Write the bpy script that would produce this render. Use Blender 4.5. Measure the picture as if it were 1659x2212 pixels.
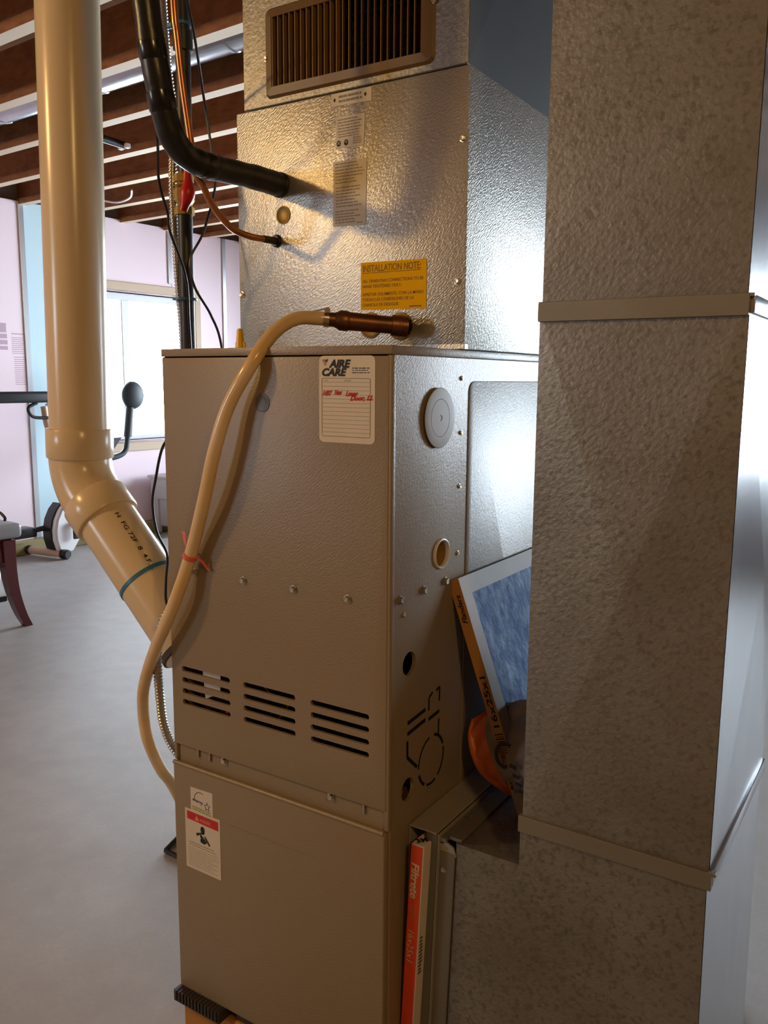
import bpy, bmesh, math, random
from mathutils import Vector, Matrix

for o in list(bpy.data.objects):
    bpy.data.objects.remove(o)
SC = bpy.context.scene
COL = SC.collection
random.seed(7)
ZO = 0.10                        # the furnace stands 0.10 m above the floor; floor is world z = 0
TH = math.radians(-3.3)          # the house is turned a little against the furnace
PI = math.pi

# ------------------------------------------------------------------ camera
cam_data = bpy.data.cameras.new('camera')
cam = bpy.data.objects.new('camera', cam_data)
COL.objects.link(cam)
SC.camera = cam
cam.location = (0.63550, -1.00230, 1.12137 + ZO)
yaw, pit, rol = 0.572905352, -0.155073298, 0.00738750728
_f = Vector((-math.sin(yaw) * math.cos(pit), math.cos(yaw) * math.cos(pit), math.sin(pit)))
_r = Vector((math.cos(yaw), math.sin(yaw), 0))
_u = _r.cross(_f)
_X = _r * math.cos(rol) + _u * math.sin(rol)
_Y = -_r * math.sin(rol) + _u * math.cos(rol)
cam.rotation_euler = Matrix((_X, _Y, -_f)).transposed().to_euler()
cam_data.sensor_fit = 'VERTICAL'
cam_data.sensor_height = 36.0
cam_data.lens = 1832.29557 / 2212 * 36.0
cam_data.clip_start = 0.02

# ------------------------------------------------------------------ light and exposure
SKY = 34.0
BULB_LEFT = 62.0
BULB_RIGHT = 40.0
WARM = (1.0, 0.61, 0.22)
SC.view_settings.view_transform = 'Standard'
SC.view_settings.look = 'None'
SC.view_settings.gamma = 1.0
SC.view_settings.use_curve_mapping = False
SC.view_settings.exposure = 0.0
SC.cycles.use_denoising = True
SC.cycles.max_bounces = 10
SC.cycles.diffuse_bounces = 6
SC.cycles.glossy_bounces = 5
SC.cycles.transparent_max_bounces = 12
SC.cycles.caustics_reflective = False
SC.cycles.caustics_refractive = False
SC.cycles.sample_clamp_indirect = 6.0

world = bpy.data.worlds.new('overcast_sky')
SC.world = world
world.use_nodes = True
_bg = world.node_tree.nodes['Background']
_bg.inputs[0].default_value = (0.80, 0.89, 1.0, 1)
_bg.inputs[1].default_value = SKY


def rm(x, y, z=0.0):
    """room coordinates -> furnace coordinates"""
    return Vector((math.cos(TH) * x - math.sin(TH) * y, math.sin(TH) * x + math.cos(TH) * y, z))


def bulb(name, loc, watts, radius):
    d = bpy.data.lights.new(name, 'POINT')
    d.energy = watts
    d.color = WARM
    d.shadow_soft_size = radius
    o = bpy.data.objects.new(name, d)
    COL.objects.link(o)
    o.location = loc
    return o


bulb('bare_bulb', (-1.95, -1.55, 2.18), BULB_LEFT, 0.08)
bulb('bare_bulb', (1.75, -1.35, 2.20), BULB_RIGHT, 0.08)


def portal(cx, cy, cz, w, h, face):
    """a sky portal in a window opening; face = direction into the room, in room axes"""
    d = bpy.data.lights.new('sky_portal', 'AREA')
    d.shape = 'RECTANGLE'
    d.size, d.size_y = w, h
    d.cycles.is_portal = True
    o = bpy.data.objects.new('sky_portal', d)
    COL.objects.link(o)
    p = rm(cx, cy, cz)
    o.location = (p.x, p.y, p.z + ZO)
    v = rm(*face)
    o.rotation_euler = Vector((v.x, v.y, 0)).to_track_quat('-Z', 'Z').to_euler()


# room frame extents
XL, XR_, YF, YB = -4.80, 4.30, -4.70, 5.40
ZF, ZJ, ZS = -0.10, 2.265, 2.52     # floor, joist underside, subfloor
WIN = {1: ('left', 2.62, 3.90, 0.64, 1.76), 2: ('back', 0.95, 2.85, 0.62, 1.74), 3: ('front', -4.0, -3.0, 1.25, 1.95),
       4: ('back', -4.2, -1.5, 0.30, 2.05)}  # last one unseen, added and enlarged to brighten the left wall
for _k, (_s, _a, _b, _z0, _z1) in WIN.items():
    _c, _w, _h = (_a + _b) / 2, _b - _a, _z1 - _z0
    if _s == 'left':
        portal(XL - 0.02, _c, (_z0 + _z1) / 2, _w, _h, (1, 0, 0))
    elif _s == 'back':
        portal(_c, YB + 0.02, (_z0 + _z1) / 2, _w, _h, (0, -1, 0))
    elif _s == 'front':
        portal(_c, YF - 0.02, (_z0 + _z1) / 2, _w, _h, (0, 1, 0))
    else:
        portal(XR_ + 0.02, _c, (_z0 + _z1) / 2, _w, _h, (-1, 0, 0))

# ------------------------------------------------------------------ materials
MAT = {}


def M(name, color, rough=0.5, metal=0.0, noise=None, bump=None, spec=0.5, alpha=1.0, trans=0.0, coat=0.0, sss=0.0, rnoise=None):
    """noise=(scale, amount, dark_color[, stretch]); bump=(scale, strength, distance[, (along, across, angle)])"""
    if name in MAT:
        return MAT[name]
    m = bpy.data.materials.new(name)
    m.use_nodes = True
    nt = m.node_tree
    b = nt.nodes['Principled BSDF']
    b.inputs['Base Color'].default_value = (*color, 1)
    b.inputs['Roughness'].default_value = rough
    b.inputs['Metallic'].default_value = metal
    b.inputs['Specular IOR Level'].default_value = spec
    b.inputs['Transmission Weight'].default_value = trans
    b.inputs['Coat Weight'].default_value = coat
    b.inputs['Subsurface Weight'].default_value = sss
    b.inputs['Alpha'].default_value = alpha
    tc = nt.nodes.new('ShaderNodeTexCoord')
    if noise:
        prev = None
        layers = noise if isinstance(noise, list) else [noise]
        for ly in layers:
            sc, amt, dark = ly[0], ly[1], ly[2]
            st = ly[3] if len(ly) > 3 else (1, 1, 1)
            lo, hi = (ly[4] if len(ly) > 4 else (0.35, 0.65))
            mp = nt.nodes.new('ShaderNodeMapping')
            mp.inputs['Scale'].default_value = st
            nt.links.new(tc.outputs['Object'], mp.inputs[0])
            n = nt.nodes.new('ShaderNodeTexNoise')
            n.inputs['Scale'].default_value = sc
            n.inputs['Detail'].default_value = 6
            nt.links.new(mp.outputs[0], n.inputs['Vector'])
            r = nt.nodes.new('ShaderNodeMapRange')
            r.inputs['From Min'].default_value = lo
            r.inputs['From Max'].default_value = hi
            r.inputs['To Max'].default_value = amt
            nt.links.new(n.outputs['Fac'], r.inputs['Value'])
            mx = nt.nodes.new('ShaderNodeMix')
            mx.data_type = 'RGBA'
            nt.links.new(r.outputs[0], mx.inputs[0])
            if prev is None:
                mx.inputs[6].default_value = (*color, 1)
            else:
                nt.links.new(prev, mx.inputs[6])
            mx.inputs[7].default_value = (*dark, 1)
            prev = mx.outputs[2]
        nt.links.new(prev, b.inputs['Base Color'])
    if rnoise:
        n = nt.nodes.new('ShaderNodeTexNoise')
        n.inputs['Scale'].default_value = rnoise[0]
        n.inputs['Detail'].default_value = 5
        nt.links.new(tc.outputs['Object'], n.inputs['Vector'])
        r = nt.nodes.new('ShaderNodeMapRange')
        r.inputs['From Min'].default_value = 0.3
        r.inputs['From Max'].default_value = 0.7
        r.inputs['To Min'].default_value = rnoise[1]
        r.inputs['To Max'].default_value = rnoise[2]
        nt.links.new(n.outputs['Fac'], r.inputs['Value'])
        nt.links.new(r.outputs[0], b.inputs['Roughness'])
    if bump:
        src = tc.outputs['Object']
        if len(bump) > 3:
            along, across, ang = bump[3]
            # one in-plane axis (x + y on any vertical sheet), the other is z
            sep = nt.nodes.new('ShaderNodeSeparateXYZ')
            nt.links.new(src, sep.inputs[0])
            ad = nt.nodes.new('ShaderNodeMath')
            nt.links.new(sep.outputs[0], ad.inputs[0])
            nt.links.new(sep.outputs[1], ad.inputs[1])
            cb = nt.nodes.new('ShaderNodeCombineXYZ')
            nt.links.new(ad.outputs[0], cb.inputs[0])
            nt.links.new(sep.outputs[2], cb.inputs[1])
            rt = nt.nodes.new('ShaderNodeMapping')
            rt.inputs['Rotation'].default_value = (0, 0, ang)
            nt.links.new(cb.outputs[0], rt.inputs[0])
            mp = nt.nodes.new('ShaderNodeMapping')
            mp.inputs['Scale'].default_value = (along, across, 1)
            nt.links.new(rt.outputs[0], mp.inputs[0])
            src = mp.outputs[0]
        n = nt.nodes.new('ShaderNodeTexNoise')
        n.inputs['Scale'].default_value = bump[0]
        n.inputs['Detail'].default_value = 2
        nt.links.new(src, n.inputs['Vector'])
        bp = nt.nodes.new('ShaderNodeBump')
        bp.inputs['Strength'].default_value = bump[1]
        bp.inputs['Distance'].default_value = bump[2]
        nt.links.new(n.outputs['Fac'], bp.inputs['Height'])
        nt.links.new(bp.outputs[0], b.inputs['Normal'])
    MAT[name] = m
    return m


def flat(name, color, rough=0.6):
    return M(name, color, rough, 0.0, spec=0.3)


STUCCO = (0.35, 1.0, math.radians(-38))
m_paint = M('furnace_taupe_enamel', (0.285, 0.222, 0.140), 0.34, 0.0, bump=(460, 0.34, 0.0013, STUCCO), noise=(3, 0.35, (0.255, 0.188, 0.125)))
m_coil = M('embossed_aluminized_steel', (0.60, 0.595, 0.58), 0.38, 0.8, bump=(460, 0.72, 0.0014, STUCCO),
           noise=[(5, 0.5, (0.50, 0.48, 0.42)), (60, 0.3, (0.52, 0.51, 0.49), (1, 1, 0.1))])
m_duct = M('old_galvanized_steel', (0.33, 0.325, 0.305), 0.46, 0.7, bump=(170, 0.5, 0.0015, (0.75, 1.0, math.radians(-38))),
           noise=[(5, 0.75, (0.20, 0.18, 0.135)), (130, 0.6, (0.13, 0.118, 0.095), (1, 1, 1), (0.5, 0.66)), (2.6, 0.45, (0.31, 0.31, 0.325)), (260, 0.5, (0.62, 0.58, 0.48), (1, 1, 1), (0.70, 0.78))])
m_duct_clean = M('bright_galvanized_steel', (0.52, 0.53, 0.56), 0.24, 0.95, noise=[(14, 0.6, (0.40, 0.41, 0.45), (1, 1, 0.12)), (4, 0.3, (0.60, 0.60, 0.62))],
                 bump=(30, 0.05, 0.002))
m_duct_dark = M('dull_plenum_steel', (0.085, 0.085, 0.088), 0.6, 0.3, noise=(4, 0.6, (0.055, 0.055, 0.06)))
m_cleat = M('drive_cleat_steel', (0.29, 0.27, 0.225), 0.5, 0.6, noise=(8, 0.5, (0.22, 0.20, 0.16)))
m_rack = M('rack_steel', (0.46, 0.44, 0.38), 0.45, 0.35, noise=(7, 0.5, (0.40, 0.38, 0.33)))
m_brownreg = M('brown_register_enamel', (0.150, 0.082, 0.028), 0.40, 0.0, spec=0.35)
m_dark = flat('dark_void', (0.006, 0.005, 0.005), 0.9)
m_cream = M('label_paper', (0.72, 0.66, 0.56), 0.55, noise=(30, 0.3, (0.66, 0.58, 0.45)))
m_white = M('white_paper', (0.82, 0.80, 0.78), 0.5)
m_yellow = M('yellow_label', (0.90, 0.50, 0.0), 0.7, spec=0.1)
m_ink = flat('black_ink', (0.02, 0.02, 0.025))
m_grayink = flat('gray_ink', (0.28, 0.25, 0.21))
m_redink = flat('red_ink', (0.55, 0.025, 0.03))
m_blueink = flat('blue_ink', (0.05, 0.08, 0.25))
m_greenink = flat('green_ink', (0.30, 0.36, 0.13))
m_rust = flat('ochre_ink', (0.30, 0.16, 0.02))
m_red = M('red_plastic', (0.55, 0.01, 0.015), 0.35)
m_brass = M('brass', (0.62, 0.40, 0.11), 0.32, 0.9, noise=(40, 0.4, (0.42, 0.26, 0.07)))
m_zinc = M('zinc_screw', (0.62, 0.58, 0.48), 0.3, 0.95)
m_copper = M('copper_tube', (0.60, 0.25, 0.10), 0.3, 0.95, noise=(50, 0.4, (0.40, 0.16, 0.06)))
m_oldcopper = M('tarnished_copper', (0.20, 0.088, 0.036), 0.42, 0.8, noise=(45, 0.7, (0.085, 0.04, 0.02)))
m_rubber = M('black_foam_insulation', (0.010, 0.010, 0.010), 0.34, bump=(60, 0.3, 0.002), spec=0.5)
m_blackiron = M('black_iron_pipe', (0.030, 0.032, 0.036), 0.42, 0.4, noise=(20, 0.5, (0.05, 0.055, 0.06)))
m_wire = M('black_cable_jacket', (0.012, 0.012, 0.013), 0.4)
m_conduit = M('flexible_steel_conduit', (0.50, 0.47, 0.42), 0.32, 0.9)
m_pvc = M('cream_pvc', (0.72, 0.575, 0.375), 0.24, noise=(6, 0.25, (0.66, 0.51, 0.32)), spec=0.5)
m_hose = M('yellowed_vinyl_tube', (0.86, 0.70, 0.46), 0.20, noise=[(7, 0.7, (0.74, 0.42, 0.10)), (30, 0.3, (0.85, 0.70, 0.48))], sss=0.0, spec=0.6)
m_bluezip = M('blue_zip_tie', (0.03, 0.16, 0.30), 0.4)
m_pink = M('pink_tape', (0.78, 0.16, 0.12), 0.5)
m_yplastic = M('yellow_plastic', (0.85, 0.50, 0.02), 0.4)
m_grayplast = M('translucent_gray_plastic', (0.40, 0.40, 0.42), 0.5, spec=0.4)
m_orange = M('orange_carton', (0.80, 0.075, 0.012), 0.5, noise=(12, 0.3, (0.68, 0.06, 0.01)))
m_carton = M('tan_carton', (0.52, 0.27, 0.08), 0.6, noise=(20, 0.3, (0.45, 0.22, 0.06)))
m_frame_gray = M('gray_carton', (0.42, 0.38, 0.36), 0.6, noise=(18, 0.5, (0.33, 0.30, 0.285)))
m_media = M('blue_filter_fiber', (0.14, 0.26, 0.54), 0.8, noise=[(22, 0.9, (0.42, 0.58, 0.84), (1, 1, 1), (0.42, 0.62)), (60, 0.5, (0.10, 0.20, 0.46))], bump=(60, 0.7, 0.004))
m_bag_gray = M('gray_plastic_film', (0.38, 0.36, 0.37), 0.25, noise=(10, 0.5, (0.24, 0.22, 0.24)))
m_bag_orange = M('orange_plastic_film', (0.85, 0.20, 0.03), 0.3, noise=(10, 0.4, (0.90, 0.36, 0.16)))
m_floor = M('concrete_floor', (0.335, 0.312, 0.295), 0.55, noise=[(2.0, 0.55, (0.27, 0.25, 0.24)), (11, 0.4, (0.40, 0.38, 0.36)), (90, 0.3, (0.28, 0.262, 0.25))], bump=(60, 0.05, 0.003))
m_foam = M('pink_foam_board', (0.87, 0.72, 0.79), 0.6, noise=(1.5, 0.4, (0.86, 0.65, 0.74)))
m_foam_blue = M('blue_foam_board', (0.56, 0.76, 0.86), 0.6)
m_strap = M('steel_strapping', (0.55, 0.56, 0.60), 0.32, 0.8)
m_concrete = M('bare_concrete_wall', (0.27, 0.262, 0.26), 0.8, noise=(3, 0.5, (0.21, 0.20, 0.195)))
m_sheathing = M('osb_wall_sheathing', (0.34, 0.19, 0.085), 0.8, noise=[(9, 0.6, (0.24, 0.12, 0.05)), (40, 0.4, (0.42, 0.26, 0.13))])  # brown chosen for unseen walls so that they bounce warm light
m_joist_web = M('osb_joist_web', (0.32, 0.128, 0.045), 0.7, noise=[(14, 0.7, (0.17, 0.06, 0.022), (1, 1, 1)), (70, 0.4, (0.40, 0.19, 0.08), (0.2, 1, 1))])
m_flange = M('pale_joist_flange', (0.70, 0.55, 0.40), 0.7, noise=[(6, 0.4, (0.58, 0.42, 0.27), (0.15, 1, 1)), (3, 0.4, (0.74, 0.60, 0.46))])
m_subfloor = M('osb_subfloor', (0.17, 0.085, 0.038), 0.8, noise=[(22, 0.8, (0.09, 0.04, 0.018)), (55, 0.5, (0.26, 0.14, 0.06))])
m_lumber = M('pine_lumber', (0.58, 0.45, 0.33), 0.65, noise=(5, 0.5, (0.50, 0.37, 0.25), (1, 0.1, 1)))
m_sill = M('green_treated_lumber', (0.30, 0.25, 0.11), 0.7, noise=(8, 0.5, (0.22, 0.17, 0.07)))
m_block = M('orange_stained_wood', (0.50, 0.23, 0.05), 0.6, noise=(9, 0.5, (0.40, 0.17, 0.03), (0.2, 1, 1)))
m_pad = M('black_ribbed_rubber', (0.035, 0.027, 0.023), 0.6)
m_vinylframe = M('white_vinyl_frame', (0.80, 0.81, 0.84), 0.35)
m_cherry = M('cherry_stained_wood', (0.10, 0.010, 0.012), 0.22, noise=(10, 0.5, (0.06, 0.006, 0.008), (1, 1, 0.2)), coat=0.4)
m_vinyl = M('gray_vinyl_cushion', (0.27, 0.26, 0.27), 0.35)
m_blackplastic = M('black_plastic', (0.012, 0.012, 0.014), 0.35)
m_darkgrip = M('dark_gray_foam_grip', (0.035, 0.045, 0.055), 0.6)
m_whiteplast = M('white_plastic', (0.78, 0.77, 0.80), 0.35)
m_biketube = M('tan_enamel_tube', (0.52, 0.36, 0.27), 0.3)
m_tub = M('pale_gray_resin', (0.56, 0.56, 0.58), 0.5)
m_bucket = M('white_bucket_plastic', (0.80, 0.84, 0.84), 0.4)
m_gusset = M('insulation_yellow', (0.34, 0.19, 0.035), 0.8)
m_chrome = M('chrome_clamp', (0.75, 0.72, 0.66), 0.18, 1.0)


def glass_material():
    m = bpy.data.materials.new('window_glass')
    m.use_nodes = True
    nt = m.node_tree
    nt.nodes.remove(nt.nodes['Principled BSDF'])
    out = nt.nodes['Material Output']
    tr = nt.nodes.new('ShaderNodeBsdfTransparent')
    tr.inputs[0].default_value = (0.96, 0.98, 0.98, 1)
    gl = nt.nodes.new('ShaderNodeBsdfGlossy')
    gl.inputs['Roughness'].default_value = 0.02
    fr = nt.nodes.new('ShaderNodeFresnel')
    fr.inputs[0].default_value = 1.45
    mx = nt.nodes.new('ShaderNodeMixShader')
    nt.links.new(fr.outputs[0], mx.inputs[0])
    nt.links.new(tr.outputs[0], mx.inputs[1])
    nt.links.new(gl.outputs[0], mx.inputs[2])
    nt.links.new(mx.outputs[0], out.inputs[0])
    return m


m_glass = glass_material()

# ------------------------------------------------------------------ mesh building
ORG = {}       # object name -> origin (furnace or room coordinates) its mesh is local to


class MB:
    def __init__(self):
        self.v, self.f = [], []

    def add(self, verts, faces):
        n = len(self.v)
        self.v += [Vector(p) for p in verts]
        self.f += [[i + n for i in q] for q in faces]
        return self

    def bm(self, b):
        b.verts.ensure_lookup_table()
        b.verts.index_update()
        self.add([x.co.copy() for x in b.verts], [[w.index for w in q.verts] for q in b.faces])
        b.free()
        return self

    def box(self, x0, x1, y0, y1, z0, z1, bev=0.0, seg=2):
        b = bmesh.new()
        bmesh.ops.create_cube(b, size=1)
        for w in b.verts:
            w.co = Vector(((x0 + x1) / 2 + w.co.x * (x1 - x0), (y0 + y1) / 2 + w.co.y * (y1 - y0), (z0 + z1) / 2 + w.co.z * (z1 - z0)))
        if bev:
            bmesh.ops.bevel(b, geom=b.edges[:], offset=bev, segments=seg, affect='EDGES', profile=0.5)
        return self.bm(b)

    def tube(self, pts, r, n=14, cap=True, closed=False, radii=None):
        pts = [Vector(p) for p in pts]
        m = len(pts)
        T = []
        for i in range(m):
            if closed:
                t = pts[(i + 1) % m] - pts[i - 1]
            elif i == 0:
                t = pts[1] - pts[0]
            elif i == m - 1:
                t = pts[-1] - pts[-2]
            else:
                t = pts[i + 1] - pts[i - 1]
            T.append(t.normalized())
        up = Vector((0, 0, 1)) if abs(T[0].z) < 0.9 else Vector((1, 0, 0))
        nrm = (up - T[0] * up.dot(T[0])).normalized()
        vs, fs = [], []
        for i in range(m):
            nrm = (nrm - T[i] * nrm.dot(T[i])).normalized()
            bn = T[i].cross(nrm)
            rr = radii[i] if radii else r
            for k in range(n):
                a = 2 * PI * k / n
                vs.append(pts[i] + (nrm * math.cos(a) + bn * math.sin(a)) * rr)
        seg = m if closed else m - 1
        for i in range(seg):
            j = (i + 1) % m
            for k in range(n):
                l = (k + 1) % n
                fs.append([i * n + k, i * n + l, j * n + l, j * n + k])
        if cap and not closed:
            fs.append(list(range(n))[::-1])
            fs.append([(m - 1) * n + k for k in range(n)])
        return self.add(vs, fs)

    def cyl(self, p0, p1, r0, r1=None, n=20):
        return self.tube([p0, p1], r0, n, radii=[r0, r1 if r1 is not None else r0])

    def lathe(self, c, axis, prof, n=28):
        """prof = [(radius, height along axis)]"""
        axis = Vector(axis).normalized()
        c = Vector(c)
        up = Vector((0, 0, 1)) if abs(axis.z) < 0.9 else Vector((1, 0, 0))
        a1 = (up - axis * up.dot(axis)).normalized()
        a2 = axis.cross(a1)
        vs, fs = [], []
        for (r, h) in prof:
            r = max(r, 1e-5)
            for k in range(n):
                a = 2 * PI * k / n
                vs.append(c + axis * h + (a1 * math.cos(a) + a2 * math.sin(a)) * r)
        for i in range(len(prof) - 1):
            for k in range(n):
                l = (k + 1) % n
                fs.append([i * n + k, i * n + l, (i + 1) * n + l, (i + 1) * n + k])
        fs.append(list(range(n))[::-1])
        fs.append([(len(prof) - 1) * n + k for k in range(n)])
        return self.add(vs, fs)

    def sphere(self, c, rx, ry=None, rz=None, u=18, w=12):
        b = bmesh.new()
        bmesh.ops.create_uvsphere(b, u_segments=u, v_segments=w, radius=1)
        for x in b.verts:
            x.co = Vector((c[0] + x.co.x * rx, c[1] + x.co.y * (ry or rx), c[2] + x.co.z * (rz or rx)))
        return self.bm(b)

    def prism(self, poly, ext):
        """closed 3-D polygon extruded by a vector"""
        poly = [Vector(p) for p in poly]
        e = Vector(ext)
        n = len(poly)
        vs = poly + [p + e for p in poly]
        fs = [list(range(n))[::-1], [n + i for i in range(n)]]
        for i in range(n):
            j = (i + 1) % n
            fs.append([i, j, n + j, n + i])
        return self.add(vs, fs)

    def shear(self, k, z0):
        for p in self.v:
            p.x += k * (p.z - z0)
        return self

    def build(self, name, mat, parent=None, smooth=35, room=False, label=None, kind=None, weld=False):
        me = bpy.data.meshes.new(name)
        org = ORG.get(parent.name, Vector((0, 0, 0))) if parent is not None else getattr(self, 'org', Vector((0, 0, 0)))
        me.from_pydata([p - org for p in self.v], [], self.f)
        me.validate()
        b = bmesh.new()
        b.from_mesh(me)
        if weld:
            bmesh.ops.remove_doubles(b, verts=b.verts, dist=1e-6)
        bmesh.ops.recalc_face_normals(b, faces=b.faces)
        b.to_mesh(me)
        b.free()
        me.materials.append(mat)
        if smooth:
            me.polygons.foreach_set('use_smooth', [True] * len(me.polygons))
            me.set_sharp_from_angle(angle=math.radians(smooth))
        o = bpy.data.objects.new(name, me)
        COL.objects.link(o)
        ORG[o.name] = org
        if parent is not None:
            o.parent = parent
        else:
            place(o, org, room)
        if label:
            o['label'] = label
        if kind:
            o['kind'] = kind
        return o


def place(o, org, room):
    p = rm(org.x, org.y, org.z) if room else org
    o.location = (p.x, p.y, p.z + ZO)
    if room:
        o.rotation_euler = (0, 0, TH)


def root(name, loc, label, cat, group=None, room=False):
    o = bpy.data.objects.new(name, None)
    COL.objects.link(o)
    o.empty_display_size = 0.05
    org = Vector(loc)
    ORG[o.name] = org
    place(o, org, room)
    tag(o, label, cat, group)
    return o


def tag(o, label, cat, group=None):
    o['label'] = label
    o['category'] = cat
    if group:
        o['group'] = group
    return o


def single(mb, name, mat, label, cat, org, room=False, group=None, smooth=35):
    mb.org = Vector(org)
    return tag(mb.build(name, mat, None, smooth, room), label, cat, group)


def struct(mb, name, mat, smooth=0):
    return mb.build(name, mat, None, smooth, True, kind='structure')


def cut(o, cutter):
    """boolean difference, applied"""
    c = cutter.build('cutter', m_dark, None, 0)
    c.location = (0, 0, 0)
    c.matrix_world = Matrix.Identity(4)
    # bring the cutter into the local frame of o
    for w in c.data.vertices:
        w.co = w.co - ORG[o.name]
    c.parent = o.parent
    md = o.modifiers.new('cut', 'BOOLEAN')
    md.operation = 'DIFFERENCE'
    md.object = c
    md.solver = 'EXACT'
    dg = bpy.context.evaluated_depsgraph_get()
    dg.update()
    me = bpy.data.meshes.new_from_object(o.evaluated_get(dg))
    o.modifiers.clear()
    old = o.data
    o.data = me
    me.set_sharp_from_angle(angle=math.radians(25))
    bpy.data.meshes.remove(old)
    bpy.data.objects.remove(c)


def spline(pts, per=8):
    """Catmull-Rom through the points"""
    P = [Vector(p) for p in pts]
    P = [P[0] * 2 - P[1]] + P + [P[-1] * 2 - P[-2]]
    out = []
    for i in range(1, len(P) - 2):
        for k in range(per):
            t = k / per
            a, b, c, d = P[i - 1], P[i], P[i + 1], P[i + 2]
            out.append(0.5 * ((2 * b) + (c - a) * t + (2 * a - 5 * b + 4 * c - d) * t * t + (3 * b - a - 3 * c + d) * t ** 3))
    out.append(P[-2])
    return out


_fc = bpy.data.curves.new('lettering_source', 'FONT')
_fo = bpy.data.objects.new('lettering_source', _fc)
COL.objects.link(_fo)


def text(mb, s, o, ux, uy, width=None, height=0.01, bold=0.0, shear=0.0, center=False):
    """flat glyphs into mb; o = lower-left corner, ux / uy = reading and up directions"""
    _fc.body = s
    _fc.size = 1.0
    _fc.shear = shear
    _fc.offset = bold
    _fc.resolution_u = 3
    dg = bpy.context.evaluated_depsgraph_get()
    dg.update()
    ev = _fo.evaluated_get(dg)
    me = ev.to_mesh()
    vs = [v.co.copy() for v in me.vertices]
    fs = [list(p.vertices) for p in me.polygons]
    ev.to_mesh_clear()
    if not vs:
        return mb
    x0, x1 = min(v.x for v in vs), max(v.x for v in vs)
    h = 0.70
    ky = height / h
    kx = (width / (x1 - x0)) if width else ky
    o, ux, uy = Vector(o), Vector(ux).normalized(), Vector(uy).normalized()
    if center:
        o = o - ux * ((x1 - x0) * kx / 2)
    return mb.add([o + ux * ((v.x - x0) * kx) + uy * (v.y * ky) for v in vs], fs)


def rrect(x0, x1, z0, z1, r, n=6):
    pts = []
    for (cx, cz, a0) in ((x1 - r, z1 - r, 0), (x0 + r, z1 - r, 90), (x0 + r, z0 + r, 180), (x1 - r, z0 + r, 270)):
        for k in range(n + 1):
            a = math.radians(a0 + 90 * k / n)
            pts.append((cx + r * math.cos(a), cz + r * math.sin(a)))
    return pts


def plate(mb, pts2, y, t):
    """polygon in the x-z plane, front at y, thickness t away from the viewer"""
    return mb.prism([(p[0], y, p[1]) for p in pts2], (0, t, 0))


def bars(mb, x0, x1, z1, n, pitch, h, y, ragged=0.35, tilt=0.0, gap=0.25):
    """unreadably small print: rows of short word-like dashes"""
    for i in range(n):
        z = z1 - i * pitch
        end = x1 - (x1 - x0) * random.random() * ragged
        x = x0
        while x < end - 0.001:
            w = min(random.uniform(0.003, 0.009), end - x)
            mb.add([(x, y, z + tilt * (x - x0)), (x + w, y, z + tilt * (x + w - x0)), (x + w, y, z - h + tilt * (x + w - x0)), (x, y, z - h + tilt * (x - x0))], [[0, 1, 2, 3]])
            x += w + random.uniform(0.0008, 0.002)
    return mb


# ------------------------------------------------------------------ the room shell
def wall_with_holes(x_axis, c0, c1, a0, a1, holes, name, mat):
    """a wall slab between thickness planes c0..c1; runs a0..a1 along the other axis, with window holes"""
    mb = MB()
    xs = sorted({a0, a1, *[h[0] for h in holes], *[h[1] for h in holes]})
    for i in range(len(xs) - 1):
        s, e = xs[i], xs[i + 1]
        hole = [h for h in holes if h[0] <= s + 1e-6 and h[1] >= e - 1e-6]
        rngs = [(ZF, ZS)] if not hole else [(ZF, hole[0][2]), (hole[0][3], ZS)]
        for (z0, z1) in rngs:
            if x_axis:
                mb.box(s, e, c0, c1, z0, z1)
            else:
                mb.box(c0, c1, s, e, z0, z1)
    return struct(mb, name, mat)


floor = struct(MB().box(XL - 0.3, XR_ + 0.3, YF - 0.3, YB + 0.3, ZF - 0.15, ZF), 'floor', m_floor)
wl = wall_with_holes(False, XL - 0.28, XL - 0.05, YF - 0.28, YB + 0.28, [WIN[1][1:]], 'wall_left', m_concrete)
wb = wall_with_holes(True, YB, YB + 0.25, XL - 0.05, XR_ + 0.25, [WIN[2][1:], WIN[4][1:]], 'wall_back', m_concrete)
wf = wall_with_holes(True, YF - 0.25, YF, XL - 0.05, XR_ + 0.25, [WIN[3][1:]], 'wall_front', m_sheathing)
wr = struct(MB().box(XR_, XR_ + 0.25, YF, YB, ZF, ZS), 'wall_right', m_sheathing)
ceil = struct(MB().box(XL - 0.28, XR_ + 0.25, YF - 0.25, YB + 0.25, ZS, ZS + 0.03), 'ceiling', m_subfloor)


def joist_meshes(y):
    web = MB().box(XL - 0.05, XR_, y - 0.0345, y - 0.0235, ZJ + 0.036, ZS - 0.036)
    fl = MB().box(XL - 0.05, XR_, y - 0.058, y, ZJ, ZJ + 0.036)
    fl2 = MB().box(XL - 0.05, XR_, y - 0.058, y, ZS - 0.036, ZS)
    return web, fl, fl2


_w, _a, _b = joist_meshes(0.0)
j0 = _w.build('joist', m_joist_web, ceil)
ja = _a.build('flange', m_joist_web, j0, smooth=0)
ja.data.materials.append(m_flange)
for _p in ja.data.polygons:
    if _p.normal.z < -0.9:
        _p.material_index = 1  # pale underside on a brown flange: floor-bounced daylight put into the colour
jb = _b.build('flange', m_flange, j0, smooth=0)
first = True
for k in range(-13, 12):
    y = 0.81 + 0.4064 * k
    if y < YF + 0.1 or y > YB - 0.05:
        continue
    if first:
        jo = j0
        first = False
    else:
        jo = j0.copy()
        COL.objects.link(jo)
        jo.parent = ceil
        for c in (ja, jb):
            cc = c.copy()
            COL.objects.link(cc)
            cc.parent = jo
    jo.location = (0, y, 0)

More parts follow.
